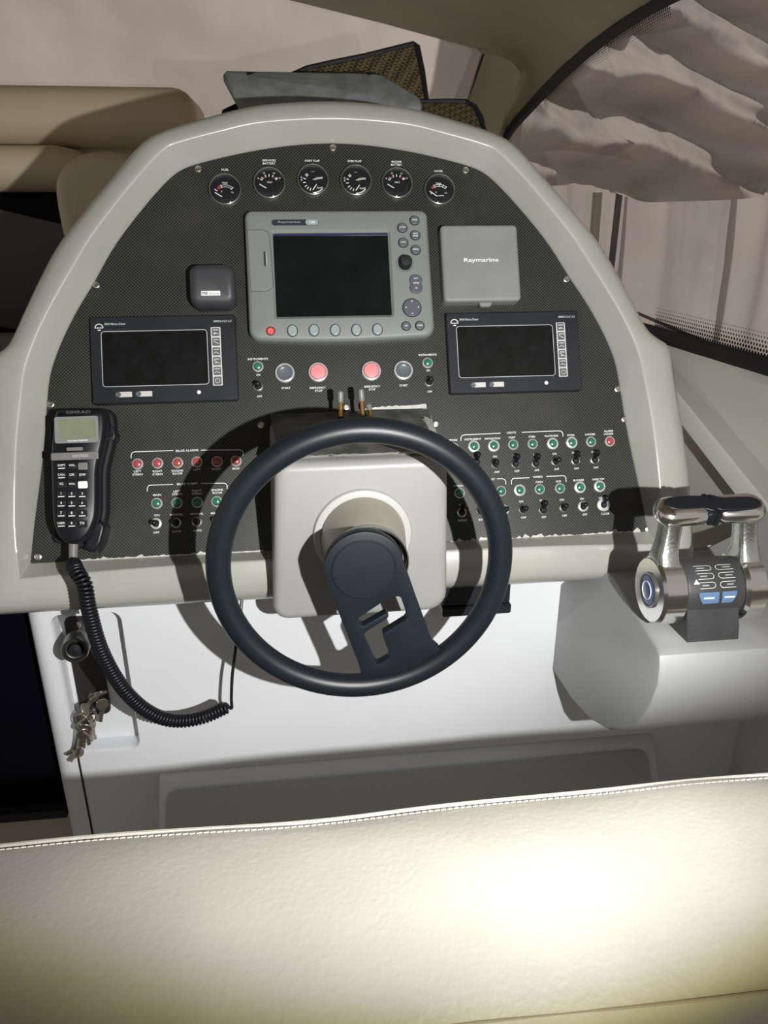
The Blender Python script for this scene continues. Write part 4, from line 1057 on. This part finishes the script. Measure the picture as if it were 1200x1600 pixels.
a = hq4(345, 526, 480, 560); bm = B(); slab(bm, rrect(*a, .001, 1), HN-.001, HN+.0030, .0008, 2); obj('hinge', bm, BAND, bd)
keys = [('SHIFT', 'VOL', None), ('CALL', 'OK', 'DW'), ('SQ', 'VOL', 'W'), ('1', '2', '3'), ('4', '5', '6'), ('7', '8', '9'), ('USER', '0', 'TX')]
rowy = (685, 763, 840, 920, 998, 1081, 1166)
KM = None
for r, row in enumerate(keys):
    for ci, s in enumerate(row):
        c = HQ(302+88*ci-3*(r > 2), rowy[r])
        bm = B(); slab(bm, rrect(c[0]-.0066, c[1]-.0052, c[0]+.0066, c[1]+.0052, .002, 3), HN-.001, HN+.0016, .0008, 2)
        kk = obj('key', bm, LABEL if s == 'W' else (BAND if s is None else BLKM), HS)
        if s and s != 'W':
            text(s, c[0], c[1]+.0012, .0036 if len(s) < 3 else .0028, kk, PRT, HN+.0019, w={'SHIFT': .0105, 'CALL': .010, 'USER': .0105, 'VOL': .0088}.get(s))
            if len(s) == 1 or len(s) > 3:
                bm = B(); stroke(bm, [(c[0]-.0045, c[1]-.0032), (c[0]+.0045, c[1]-.0032)], .0012, 0, HN+.0019); obj('sub_caption', bm, PRT, kk, smooth=False)
# cradle
CRD = thing('handset_cradle', 'black wall cradle behind the radio handset', 'cradle', onboard(hu, hv))
p0 = U(88, 850); p1 = U(160, 655)
bm = B(); slab(bm, rrect(p0[0]-hu, p0[1]-hv, p1[0]-hu, p1[1]-hv, .008), 0, .014, .003); obj('back_plate', bm, BLKM, CRD)
def CQ(px, py, h): a = U(px, py, h); return (a[0]-hu, a[1]-hv)
hk = [CQ(*p, .03) for p in ((160, 688), (179, 688), (181, 678), (175, 664), (168, 654), (162, 652))]
bm = B(); slab(bm, hk, 0, .034, .002, 2); obj('hook', bm, BLK, CRD)
hk = [CQ(*p, .03) for p in ((133, 857), (150, 864), (160, 848), (166, 824), (160, 813), (146, 818), (138, 835))]
bm = B(); slab(bm, hk, 0, .040, .004, 3); obj('lower_cup', bm, BLK, CRD)
# cord
def wpt(px, py, y): return at(px, py, 1, y)
g0 = BOARD @ Vector((*U(115, 848, .048), .048)); g1 = BOARD @ Vector((*U(114, 878, .052), .052))
CO = thing('coiled_cable', 'black coiled handset cord looping down in front of the bulkhead', 'cord', wpt(290, 1130, -.06))
bm = B(); tube(bm, [g0, g0.lerp(g1, .3), g1], [.0068, .0066, .0058], 14); obj('strain_relief', bm, BAND, CO, True)
path = [g1, wpt(120, 893, -.085), wpt(131.7, 913, -.098), wpt(137, 943, -.102), wpt(143.5, 970, -.100), wpt(152, 1000, -.096), wpt(163, 1027, -.092), wpt(180, 1058, -.086), wpt(202, 1087, -.080), wpt(229, 1110, -.074), wpt(259, 1123.5, -.068), wpt(291, 1125.5, -.062), wpt(324, 1118, -.057), wpt(356, 1103, -.053)]
pc = catmull(path, 40)
L = [0]
for a, b in zip(pc[:-1], pc[1:]): L.append(L[-1]+(b-a).length)
TURNS = int(L[-1]/.0054); NP = TURNS*11
pts = []; j = 0; up = Vector((0, -1, 0))
for i in range(NP+1):
    s = L[-1]*i/NP
    while j < len(L)-2 and L[j+1] < s: j += 1
    p = pc[j].lerp(pc[j+1], (s-L[j])/max(1e-9, L[j+1]-L[j])); t = (pc[j+1]-pc[j]).normalized()
    x = t.cross(up).normalized(); y = x.cross(t).normalized()
    th = 2*PI*TURNS*i/NP; rad = .0088*min(1, .2+i/30, .2+(NP-i)/12)
    pts.append(p+x*rad*math.cos(th)+y*rad*math.sin(th))
bm = B(); tube(bm, pts, .0027, 7); obj('coil', bm, BLK, CO, True, sharp=180)
bm = B(); tube(bm, catmull([pts[-1], wpt(362, 1106, -.052), wpt(361.5, 1090, -.050), wpt(363, 1055, -.045), wpt(368, 1015, -.035), wpt(374, 975, -.02), wpt(378, 935, .0)], 8), .0026, 8); obj('straight_lead', bm, BLK, CO, True)

# ================================================================== LOCK PLATE, HORN SWITCH, KEYS
YR = YW+.034
pl = thing('lock_plate', 'black rounded switch plate in the bulkhead recess', 'switch plate', at(152, 1115, 1, YR))
a = at(131, 963, 1, YR-.003); b = at(172, 1115, 1, YR-.003)
MX = Matrix.Translation((0, YR+.0005, 0)) @ Matrix.Rotation(PI/2, 4, 'X')
xL = max(at(113, 1039, 1, YR).x, -.4775); xR = at(171, 1090, 1, YR).x
bm = B(); slab(bm, rrect(xL, b.z, xR, a.z, .012), 0, .004, .001, 2, MX); obj('plate', bm, LEADR, pl, True)
for zz in (a.z-.012, b.z+.012):
    bm = B(); lathe(bm, [(.004, 0), (.0036, .0018), (.001, .002), (1e-5, .001)], 12, Matrix.Translation((xL+.024, YR-.0035, zz)) @ Matrix.Rotation(PI/2, 4, 'X')); obj('screw', bm, STL, pl, True)
hb = Vector((xL+.024, YR-.0035, at(131, 987, 1, YR).z))
hd = (at(117, 1017, 1, -.028)-hb)
hd_l = hd.length; HMx = Matrix.Translation(hb) @ hd.to_track_quat('Z', 'Y').to_matrix().to_4x4()
kb = thing('joystick_knob', 'short chrome knob with black centre on the switch plate', 'knob', hb)
bm = B(); lathe(bm, [(.016, 0), (.016, hd_l*.42), (.014, hd_l*.45), (.014, hd_l*.55)], 28, HMx); obj('stem', bm, CHR, kb, True)
bm = B(); lathe(bm, [(.014, hd_l*.52), (.0205, hd_l*.56), (.0205, hd_l*.94), (.0190, hd_l), (.0150, hd_l), (.0145, hd_l*.93), (.0105, hd_l*.92)], 32, HMx); obj('head', bm, mat('dark_chrome', (.10, .095, .09), .25, .9), kb, True)
bm = B(); lathe(bm, [(.0110, hd_l*.90), (.0110, hd_l*.96), (.0095, hd_l*.99), (1e-5, hd_l)], 28, HMx); obj('centre', bm, BLK, kb, True)
# ignition keys
KB = thing('key_bunch', 'bunch of metal keys hanging from the ignition lock', 'keys', at(118, 1188, 1, .01))
lk = at(146, 1090, 1, YR-.01)
LMx = Matrix.Translation((lk.x, YR-.003, lk.z)) @ Matrix.Rotation(PI/2, 4, 'X')
bm = B(); lathe(bm, [(.0095, 0), (.0095, .005), (.0078, .008), (.005, .008), (.004, .006), (1e-5, .006)], 24, LMx); obj('lock_barrel', bm, KEYM, KB, True)
def key(p, q, roll, name='key', s=1.0):
    """bow at p, tip towards q"""
    d = (q-p); Lk = d.length; d.normalize()
    x = d.cross(Vector((0, -1, 0))).normalized(); n = x.cross(d).normalized()
    R3 = Matrix((d, x, n)).transposed().to_4x4()
    M_ = Matrix.Translation(p) @ R3 @ Matrix.Rotation(roll, 4, 'X')
    ol = []
    r = .0105*s
    for k in range(13):
        a_ = math.radians(35+290*k/12); ol.append((r*math.cos(a_), r*math.sin(a_)))
    yb = ol[-1][1]; w_ = .0038*s
    ol += [(r*1.15, -w_), (Lk*.55, -w_), (Lk*.60, -w_*.35), (Lk*.66, -w_*.9), (Lk*.74, -w_*.3), (Lk*.80, -w_*.85), (Lk*.88, -w_*.4), (Lk*.94, -w_*.7), (Lk, -.0005), (Lk*.97, w_), (r*1.15, w_)]
    bm = B(); slab(bm, ol, -.0011, .0011, .0003, 1, M_); return obj(name, bm, KEYM, KB, True, smooth=False)
YK = YR-.045
key(at(133, 1108, 1, YK), at(147, 1088, 1, YR-.006), 1.0)
key(at(157, 1083, 1, YR-.030), at(144, 1092, 1, YR-.008), .6)
key(at(160, 1100, 1, YR-.022), at(158, 1128, 1, YR-.022), .3)
RC_ = at(133, 1122, 1, YK-.004)
for (dx, dz, rr_, rx) in ((0, 0, .017, .3), (.006, -.004, .0145, .9)):
    Mr = Matrix.Translation(RC_+Vector((dx, 0, dz))) @ Matrix.Rotation(rx, 4, 'Z') @ Matrix.Rotation(PI/2+.2, 4, 'X')
    bm = B(); tube(bm, [Mr @ Vector((rr_*math.cos(2*PI*k/28), rr_*math.sin(2*PI*k/28), 0)) for k in range(28)], .0012, 6, True); obj('key_ring', bm, KEYM, KB, True)
kp = [((136, 1126), (140, 1164), .7), ((128, 1124), (127, 1160), -.2), ((131, 1146), (121, 1182), .3), ((130, 1128), (122, 1170), .4), ((134, 1130), (128, 1178), -.5), ((126, 1132), (118, 1172), .9), ((140, 1132), (150, 1155), .2), ((138, 1140), (145, 1158), 1.1), ((133, 1138), (131, 1168), .1), ((124, 1168), (104, 1180), .5), ((122, 1174), (110, 1190), -.3)]
for i, (p_, q_, rl) in enumerate(kp): key(at(*p_, 1, YK-.006*(i % 3)), at(*q_, 1, YK-.004*(i % 4)), rl)

# ================================================================== THROTTLE POD AND CONTROL
pf = [(.02, .800), (-.07, .803), (-.159, .812), (-.300, .824), (-.312, .820), (-.318, .808), (-.322, .785), (-.312, .742), (-.290, .700), (-.255, .660), (-.205, .622), (-.14, .592), (-.06, .574), (.028, .568), (.028, .66), (.028, .745)]
POD = thing('throttle_pod', 'grey moulded pod carrying the throttle at the console corner', 'pod', (.5, -.1, .57))
secs = [(.356, .012), (.3575, .004), (.362, .0), (.46, .0), (.54, .0), (.60, .010), (.645, .030), (.68, .065), (.705, .12)]
bm = B(); rng = []
cyy, czz = -.10, .74
for x, ins in secs:
    rg = []
    for y, z in pf:
        k = ins
        f = max(0, min(1, (.86-z)/.1))
        x_ = x+max(0, min(1, (z-.745)/.05))*max(0, min(1, (y+.33)/.27))*.044*max(0, 1-(x-.355)/.1)
        rg.append(Vector((x_, y+(k*.8 if y < -.05 else 0)*(1 if ins > .013 else .5), z+(k*1.1*f if ins > .013 else (k*.4 if z < .7 else -k*.3)))))
    rng.append(rg)
loops(bm, rng, False); bm.faces.new([v for v in list(bm.verts)[:len(pf)]])
obj('pod_shell', bm, PODG, POD, True, sharp=38)
TH = thing('throttle_control', 'black throttle body with two chrome levers on the pod', 'throttle', dep(1105, 970, 1.03))
TC = dep(1108, 916, 1.02); XA, XB = .4035, .4815
def thx(x): return Matrix.Translation((x, TC.y, TC.z)) @ Matrix.Rotation(PI/2, 4, 'Y')
RBD = .0385
bm = B(); lathe(bm, [(.02, 0), (RBD, .0), (RBD+.001, .004), (RBD+.001, XB-XA-.004), (RBD, XB-XA), (.02, XB-XA)], 40, thx(XA)); bd_ = obj('barrel', bm, mat('throttle_body', (.045, .045, .047), .42, bump=.1, bscale=1500, var=.3, vscale=20), TH, True)
# plinth
bm = B(); zb = TC.z-.052
sec = [(TC.y+.045, zb), (TC.y+.036, TC.z), (TC.y-.034, TC.z), (TC.y-.040, TC.z-.02), (TC.y-.046, TC.z-.035), (TC.y-.050, zb)]
loops(bm, [[Vector((XA+.002, y, z)) for y, z in sec], [Vector((XB-.006, y, z)) for y, z in sec]], True, True, True); obj('plinth', bm, MATS['throttle_body'], TH, True)
# keypad printed around the front of the barrel
ME = Matrix.Translation((0, TC.y, TC.z))
def cyl(x, a, r=RBD+.0016): return Vector((x, TC.y-r*math.cos(a), TC.z+r*math.sin(a)))
def cylstroke(bm, pts, w):
    n = len(pts); L_ = []; R2 = []
    for i in range(n):
        a = Vector(pts[max(i-1, 0)]); b = Vector(pts[min(i+1, n-1)]); t = (b-a).normalized(); q = Vector((-t.y, t.x))*w/2; p = Vector(pts[i]); L_.append(p+q); R2.append(p-q)
    for i in range(n-1):
        bm.faces.new([bm.verts.new(cyl(p.x, p.y/RBD, RBD+.0018)) for p in (L_[i], L_[i+1], R2[i+1], R2[i])])
kx = (XA+XB)/2+.001
rows_ = (.044, .0325, .021)
for ri, s in enumerate(rows_):
    for sd in (-1, 1):
        x0, x1 = kx+sd*.003, kx+sd*(.026-.001*ri)
        r_ = .0036
        pts_ = [(x1, s+r_), (x0+sd*r_, s+r_)]+[(x0+sd*r_-sd*r_*math.sin(a), s+r_*math.cos(a)) for a in (PI/4, PI/2, 3*PI/4)]+[(x0+sd*r_, s-r_), (x1, s-r_)]
        bm = B(); cylstroke(bm, pts_, .0005); ot = obj('key_outline', bm, PRT, bd_, True, smooth=False)
        bm = B(); cylstroke(bm, [(x0+sd*.009, s), (x1-sd*.003, s)], .0016); obj('key_caption', bm, DIM, ot, True, smooth=False)
for x0, x1, w_ in ((kx-.026, kx+.001, 0), (kx+.005, kx+.025, 0)):
    bm = B(); gr = []
    for j in range(7):
        s = .0125-.0145*j/6; sh = .006*(j/6)**2
        gr.append([cyl(x0+(sh if x0 < kx-.01 else 0), s/RBD, RBD+.0022), cyl(x1-(sh if x0 > kx else 0), s/RBD, RBD+.0022)])
    loops(bm, gr, False); k_ = obj('blue_key', bm, BLUE, bd_, True)
    bm = B(); cylstroke(bm, [((x0+x1)/2-.007, +.0055), ((x0+x1)/2+.007, +.0055)], .0020)
    for v in bm.verts: v.co.y -= .0006
    obj('key_caption', bm, PRT, k_, True, smooth=False)
for xx in (XA+.012,):
    bm = B(); bm.faces.new([bm.verts.new(cyl(xx+dx, (.026+ds)/RBD, RBD+.0018)) for dx, ds in ((-.004, -.003), (.004, -.003), (0, .003))]); obj('arrow_mark', bm, PRT, bd_, True, smooth=False)
# levers
def lever(side, x0, x1, tilt, label):
    lv = B()
    ro = .0455
    lathe(lv, [(.012, 0), (ro-.004, 0), (ro, .004), (ro, (x1-x0)-.003), (ro-.003, x1-x0), (.012, x1-x0)], 40, thx(x0)); hubo = obj('lever_hub', lv, CHR, TH, True); hubo['label'] = label
    # arm
    up_ = Vector((0, math.sin(tilt), math.cos(tilt))); ax = Vector((1, 0, 0)); fw = up_.cross(ax)
    C0 = Vector(((x0+x1)/2, TC.y, TC.z))
    bm = B(); rg = []
    for h, w, d, dx in ((.015, .034, .062, 0), (.038, .032, .046, 0), (.052, .028, .034, .000), (.068, .025, .029, -.002*side), (.088, .025, .028, -.004*side), (.100, .026, .029, -.005*side)):
        o_ = C0+up_*h+ax*dx
        rg.append([o_+ax*(w/2*math.copysign(abs(math.cos(t))**.5, math.cos(t)))*1+fw*(d/2*math.copysign(abs(math.sin(t))**.5, math.sin(t))) for t in [2*PI*k/24 for k in range(24)]])
    loops(bm, rg, True, True, True); obj('lever_arm', bm, CHRW, hubo, True)
    # handle: rounded outside, flat inside, black grip on top
    T0 = C0+up_*.106-ax*(.0055*side)
    Lh = .072; hw = .024
    xo = -side*1                                  # direction towards the centre
    ol = []
    for k in range(17):
        a = PI/2+PI*k/16; ol.append((.020*math.cos(a)*1.15-.004, hw*math.sin(a)))
    ol += [(.040, -hw*.92), (.050, -hw*.55), (.052, 0), (.050, hw*.55), (.040, hw*.92)]
    Xv = ax*xo; Yv = fw; Zv = Xv.cross(Yv)
    if Zv.dot(up_) < 0: Yv = -Yv; Zv = Xv.cross(Yv)
    Mh = Matrix.Translation(T0) @ Matrix.Rotation(.48, 4, 'X') @ Matrix((Xv, Yv, Zv)).transposed().to_4x4() @ Matrix.Scale(.92, 4)
    bm = B(); rg = []
    for z, ins in ((-.014, .012), (-.012, .006), (-.006, .001), (.0, 0), (.006, .001), (.011, .005), (.0135, .010)): rg.append([Mh @ Vector((x, y, z)) for x, y in off(ol, ins)])
    loops(bm, rg, True, True, True); hd_ = obj('lever_handle', bm, CHR, hubo, True, sharp=60)
    gp = [(-.016, 0), (-.013, .009), (-.004, .0145), (.012, .016), (.034, .016), (.0525, .012), (.0545, -.004), (.050, -.016), (.036, -.010), (.012, -.010), (-.006, -.008)]
    bm = B(); slab(bm, [(v.x, v.y) for v in catmull([Vector((x, y, 0)) for x, y in gp+[gp[0]]], 3)[:-1]][::-1], .004, .0150, .002, 3, Mh); obj('grip_inlay', bm, BLK, hubo, True)
    bm = B(); slab(bm, rrect(.046, -.020, .0545, .022, .003), -.010, .0125, .003, 2, Mh); obj('grip_end', bm, BLK, hubo, True)
lever(-1, .3700, .4030, .10, 'chrome lever nearer the wheel'); lever(1, .4820, .511, .10, 'chrome lever nearer the hull side')
MXe = Matrix.Translation((.3695, TC.y, TC.z)) @ Matrix.Rotation(-PI/2, 4, 'Y')
bm = B(); lathe(bm, [(.024, -.001), (.024, .002), (.0215, .0025), (.0205, .0012)], 32, MXe); em_ = obj('end_badge', bm, STLB, TH, True)
bm = B(); lathe(bm, [(.0205, .001), (.018, .002), (1e-5, .0026)], 32, MXe); obj('badge_disc', bm, mat('badge_blue', (.06, .10, .24), .25), em_, True)
bm = B()
tube(bm, [MXe @ Vector((.012*math.cos(a), .012*math.sin(a), .0028)) for a in [2*PI*k/24 for k in range(24)]], .0007, 5, True); obj('badge_ring', bm, PRT, em_, True)

# ================================================================== HELM SEAT IN THE FOREGROUND
def seatz(x): return .006*noise.noise(Vector((x*2.2, 0, 3)))+.004*noise.noise(Vector((x*6, 1, 3)))
spf = [(-0.5967, 0.5664), (-0.6074, 0.7595), (-0.616, 0.8668), (-0.6235, 0.9043), (-0.6294, 0.9145), (-0.6364, 0.9188), (-0.6503, 0.9236), (-0.6718, 0.9279), (-0.6986, 0.9301), (-0.7254, 0.9284), (-0.7522, 0.9242), (-0.7791, 0.9161), (-0.8027, 0.9032), (-0.8241, 0.8839), (-0.8391, 0.856), (-0.8477, 0.8131), (-0.852, 0.738), (-0.8541, 0.5664)]
SEAT = thing('helm_chair', 'cream vinyl helm seat backrest across the foreground', 'seat', (0, -.66, .40))
bm = B(); rng = []
NXS = 120
for i in range(NXS+1):
    x = -.95+1.9*i/NXS
    rng.append([Vector((x, y+.003*noise.noise(Vector((x*7, z*9, 2))), z+(seatz(x) if z > .75 else 0)+.0022*noise.noise(Vector((x*9, y*26, 5))))) for y, z in spf])
loops(bm, rng, False); bm.faces.new([v for v in list(bm.verts)[:len(spf)]][::-1]); bm.faces.new(list(bm.verts)[-len(spf):])
obj('backrest_cushion', bm, SEATM, SEAT, True, sharp=180)
bm = B()
tube(bm, [Vector((-.95+1.9*i/NXS, -0.6332, 0.918+seatz(-.95+1.9*i/NXS))) for i in range(NXS+1)], .0016, 6); obj('piping', bm, SEATM, SEAT, True)
# stitches along the piping
bm = B()
for i in range(210):
    x = -.52+1.04*i/210; z = 0.921+seatz(x); y = -0.6401
    tube(bm, [Vector((x, y, z)), Vector((x+.0038, y, z+.0002))], .0005, 4)
s = obj('stitching', bm, STITCH, SEAT, True); s['kind'] = 'stuff'
sp = [at(690, 1603, 2, 0.9081), at(900, 1577, 2, 0.9113), at(1200, 1537, 2, 0.9161), at(1500, 1497, 2, 0.9204)]
bm = B()
def onseat(p):
    ys = [q for q in spf]
    for (y0_, z0_), (y1_, z1_) in zip(ys[:-1], ys[1:]):
        if y1_ <= p.y <= y0_ and z0_ > .45: return Vector((p.x, p.y, z0_+(z1_-z0_)*(p.y-y0_)/(y1_-y0_)+seatz(p.x)+.0002))
    return p
tube(bm, [onseat(p) for p in catmull(sp, 8)], .0011, 6); obj('seam', bm, mat('seam_tan', (.30, .27, .21), .7), SEAT, True)  # seam in plain tan, darker than the seat vinyl

# ================================================================== ON TOP OF THE DASH
# loose grey sun cover lying on the console top
cvp = [(347, 113), (352, 108), (585, 112), (602, 116), (657, 150), (660, 160), (655, 169), (640, 171), (520, 163), (385, 161), (371, 157)]
o0 = dep(500, 165, 1.50); yv = (dep(500, 110, 1.56)-o0).normalized(); xv = (dep(640, 166, 1.50)-dep(380, 160, 1.50)).normalized()
zv = xv.cross(yv).normalized(); yv = zv.cross(xv)
if zv.dot(CAM_W-o0) < 0: zv = -zv
Mc = Matrix.Translation(o0) @ Matrix((xv, yv, zv)).transposed().to_4x4(); Mi = Mc.inverted()
def onpl(px, py):
    d = BR @ _ray(px, py); t = (o0-CAM_W).dot(zv)/d.dot(zv); q = Mi @ (CAM_W+d*t); return (q.x, q.y)
SCV = thing('sun_cover', 'loose dusty grey instrument sun cover lying on the console top', 'sun cover', o0)
ol = [onpl(*p) for p in cvp]
bm = B(); rg = []
for z, ins in ((-.030, .004), (-.018, 0), (-.006, .001), (-.001, .005), (.001, .012)): rg.append([Mc @ Vector((x, y, z)) for x, y in off(ol, ins)])
loops(bm, rg, True, True, True); obj('cover_shell', bm, COVG, SCV, True, sharp=50)
for px in (392, 580):
    c = onpl(px, 116); bm = B(); slab(bm, [(c[0]-.010, c[1]+.004), (c[0]-.006, c[1]-.007), (c[0]+.010, c[1]+.004)], -.008, .0025, .001, 1, Mc); obj('clip_notch', bm, BLKM, SCV, True, smooth=False)
c = onpl(525, 159); bm = B(); slab(bm, circ(c[0], c[1], .013, 20, .005), -.006, .003, .001, 2, Mc); obj('pull_tab', bm, COVG, SCV, True)
bm = B(); c0 = onpl(445, 127); c1 = onpl(552, 129)
for k in range(9):
    t0_, t1_ = k/9, k/9+.085; bm2 = [(c0[0]+(c1[0]-c0[0])*t0_, c0[1]+(c1[1]-c0[1])*t0_), (c0[0]+(c1[0]-c0[0])*t1_, c0[1]+(c1[1]-c0[1])*t1_)]
    a, b = bm2; bm.faces.new([bm.verts.new(Mc @ Vector((x, y, .0016))) for x, y in ((a[0], a[1]-.0008), (b[0], b[1]-.0008), (b[0], b[1]+.0008), (a[0], a[1]+.0008))])
obj('embossed_line', bm, mat('pale_dust', (.26, .25, .21), .7), SCV, True, smooth=False)
# folding woven sunshade behind it
SH = thing('folding_sunshade', 'brown woven sunshade with black binding behind the grey sun cover', 'sunshade', dep(640, 185, 1.72))
def flap(pts, d0, d1, name):
    ys = [p[1] for p in pts]; ya, yb = max(ys), min(ys)
    W_ = [dep(px, py, d0+(d1-d0)*(ya-py)/(ya-yb)) for px, py in pts]
    bm = B(); n = (W_[1]-W_[0]).cross(W_[2]-W_[0]).normalized()
    v0 = [bm.verts.new(p) for p in W_]; v1 = [bm.verts.new(p+n*.003) for p in W_]
    bm.faces.new(v0); bm.faces.new(v1[::-1])
    for i in range(len(W_)): bm.faces.new((v0[i], v0[(i+1) % len(W_)], v1[(i+1) % len(W_)], v1[i]))
    f = obj(name, bm, SHADEM, SH, True, smooth=False)
    bm = B(); tube(bm, W_, .0065, 7, True); obj('binding', bm, RUB, f, True)
flap([(400, 170), (440, 125), (480, 107), (520, 98), (570, 88), (610, 78), (646, 69), (652, 73), (660, 112), (667, 158), (600, 175)], 1.66, 1.74, 'shade_panel')
flap([(640, 161), (700, 159), (728, 160), (742, 168), (751, 184), (757, 207), (720, 205), (660, 185)], 1.58, 1.66, 'shade_panel')
flap([(348, 177), (372, 166), (400, 161), (560, 163), (640, 172), (640, 190), (500, 180)], 1.55, 1.58, 'shade_panel')

flush_text()
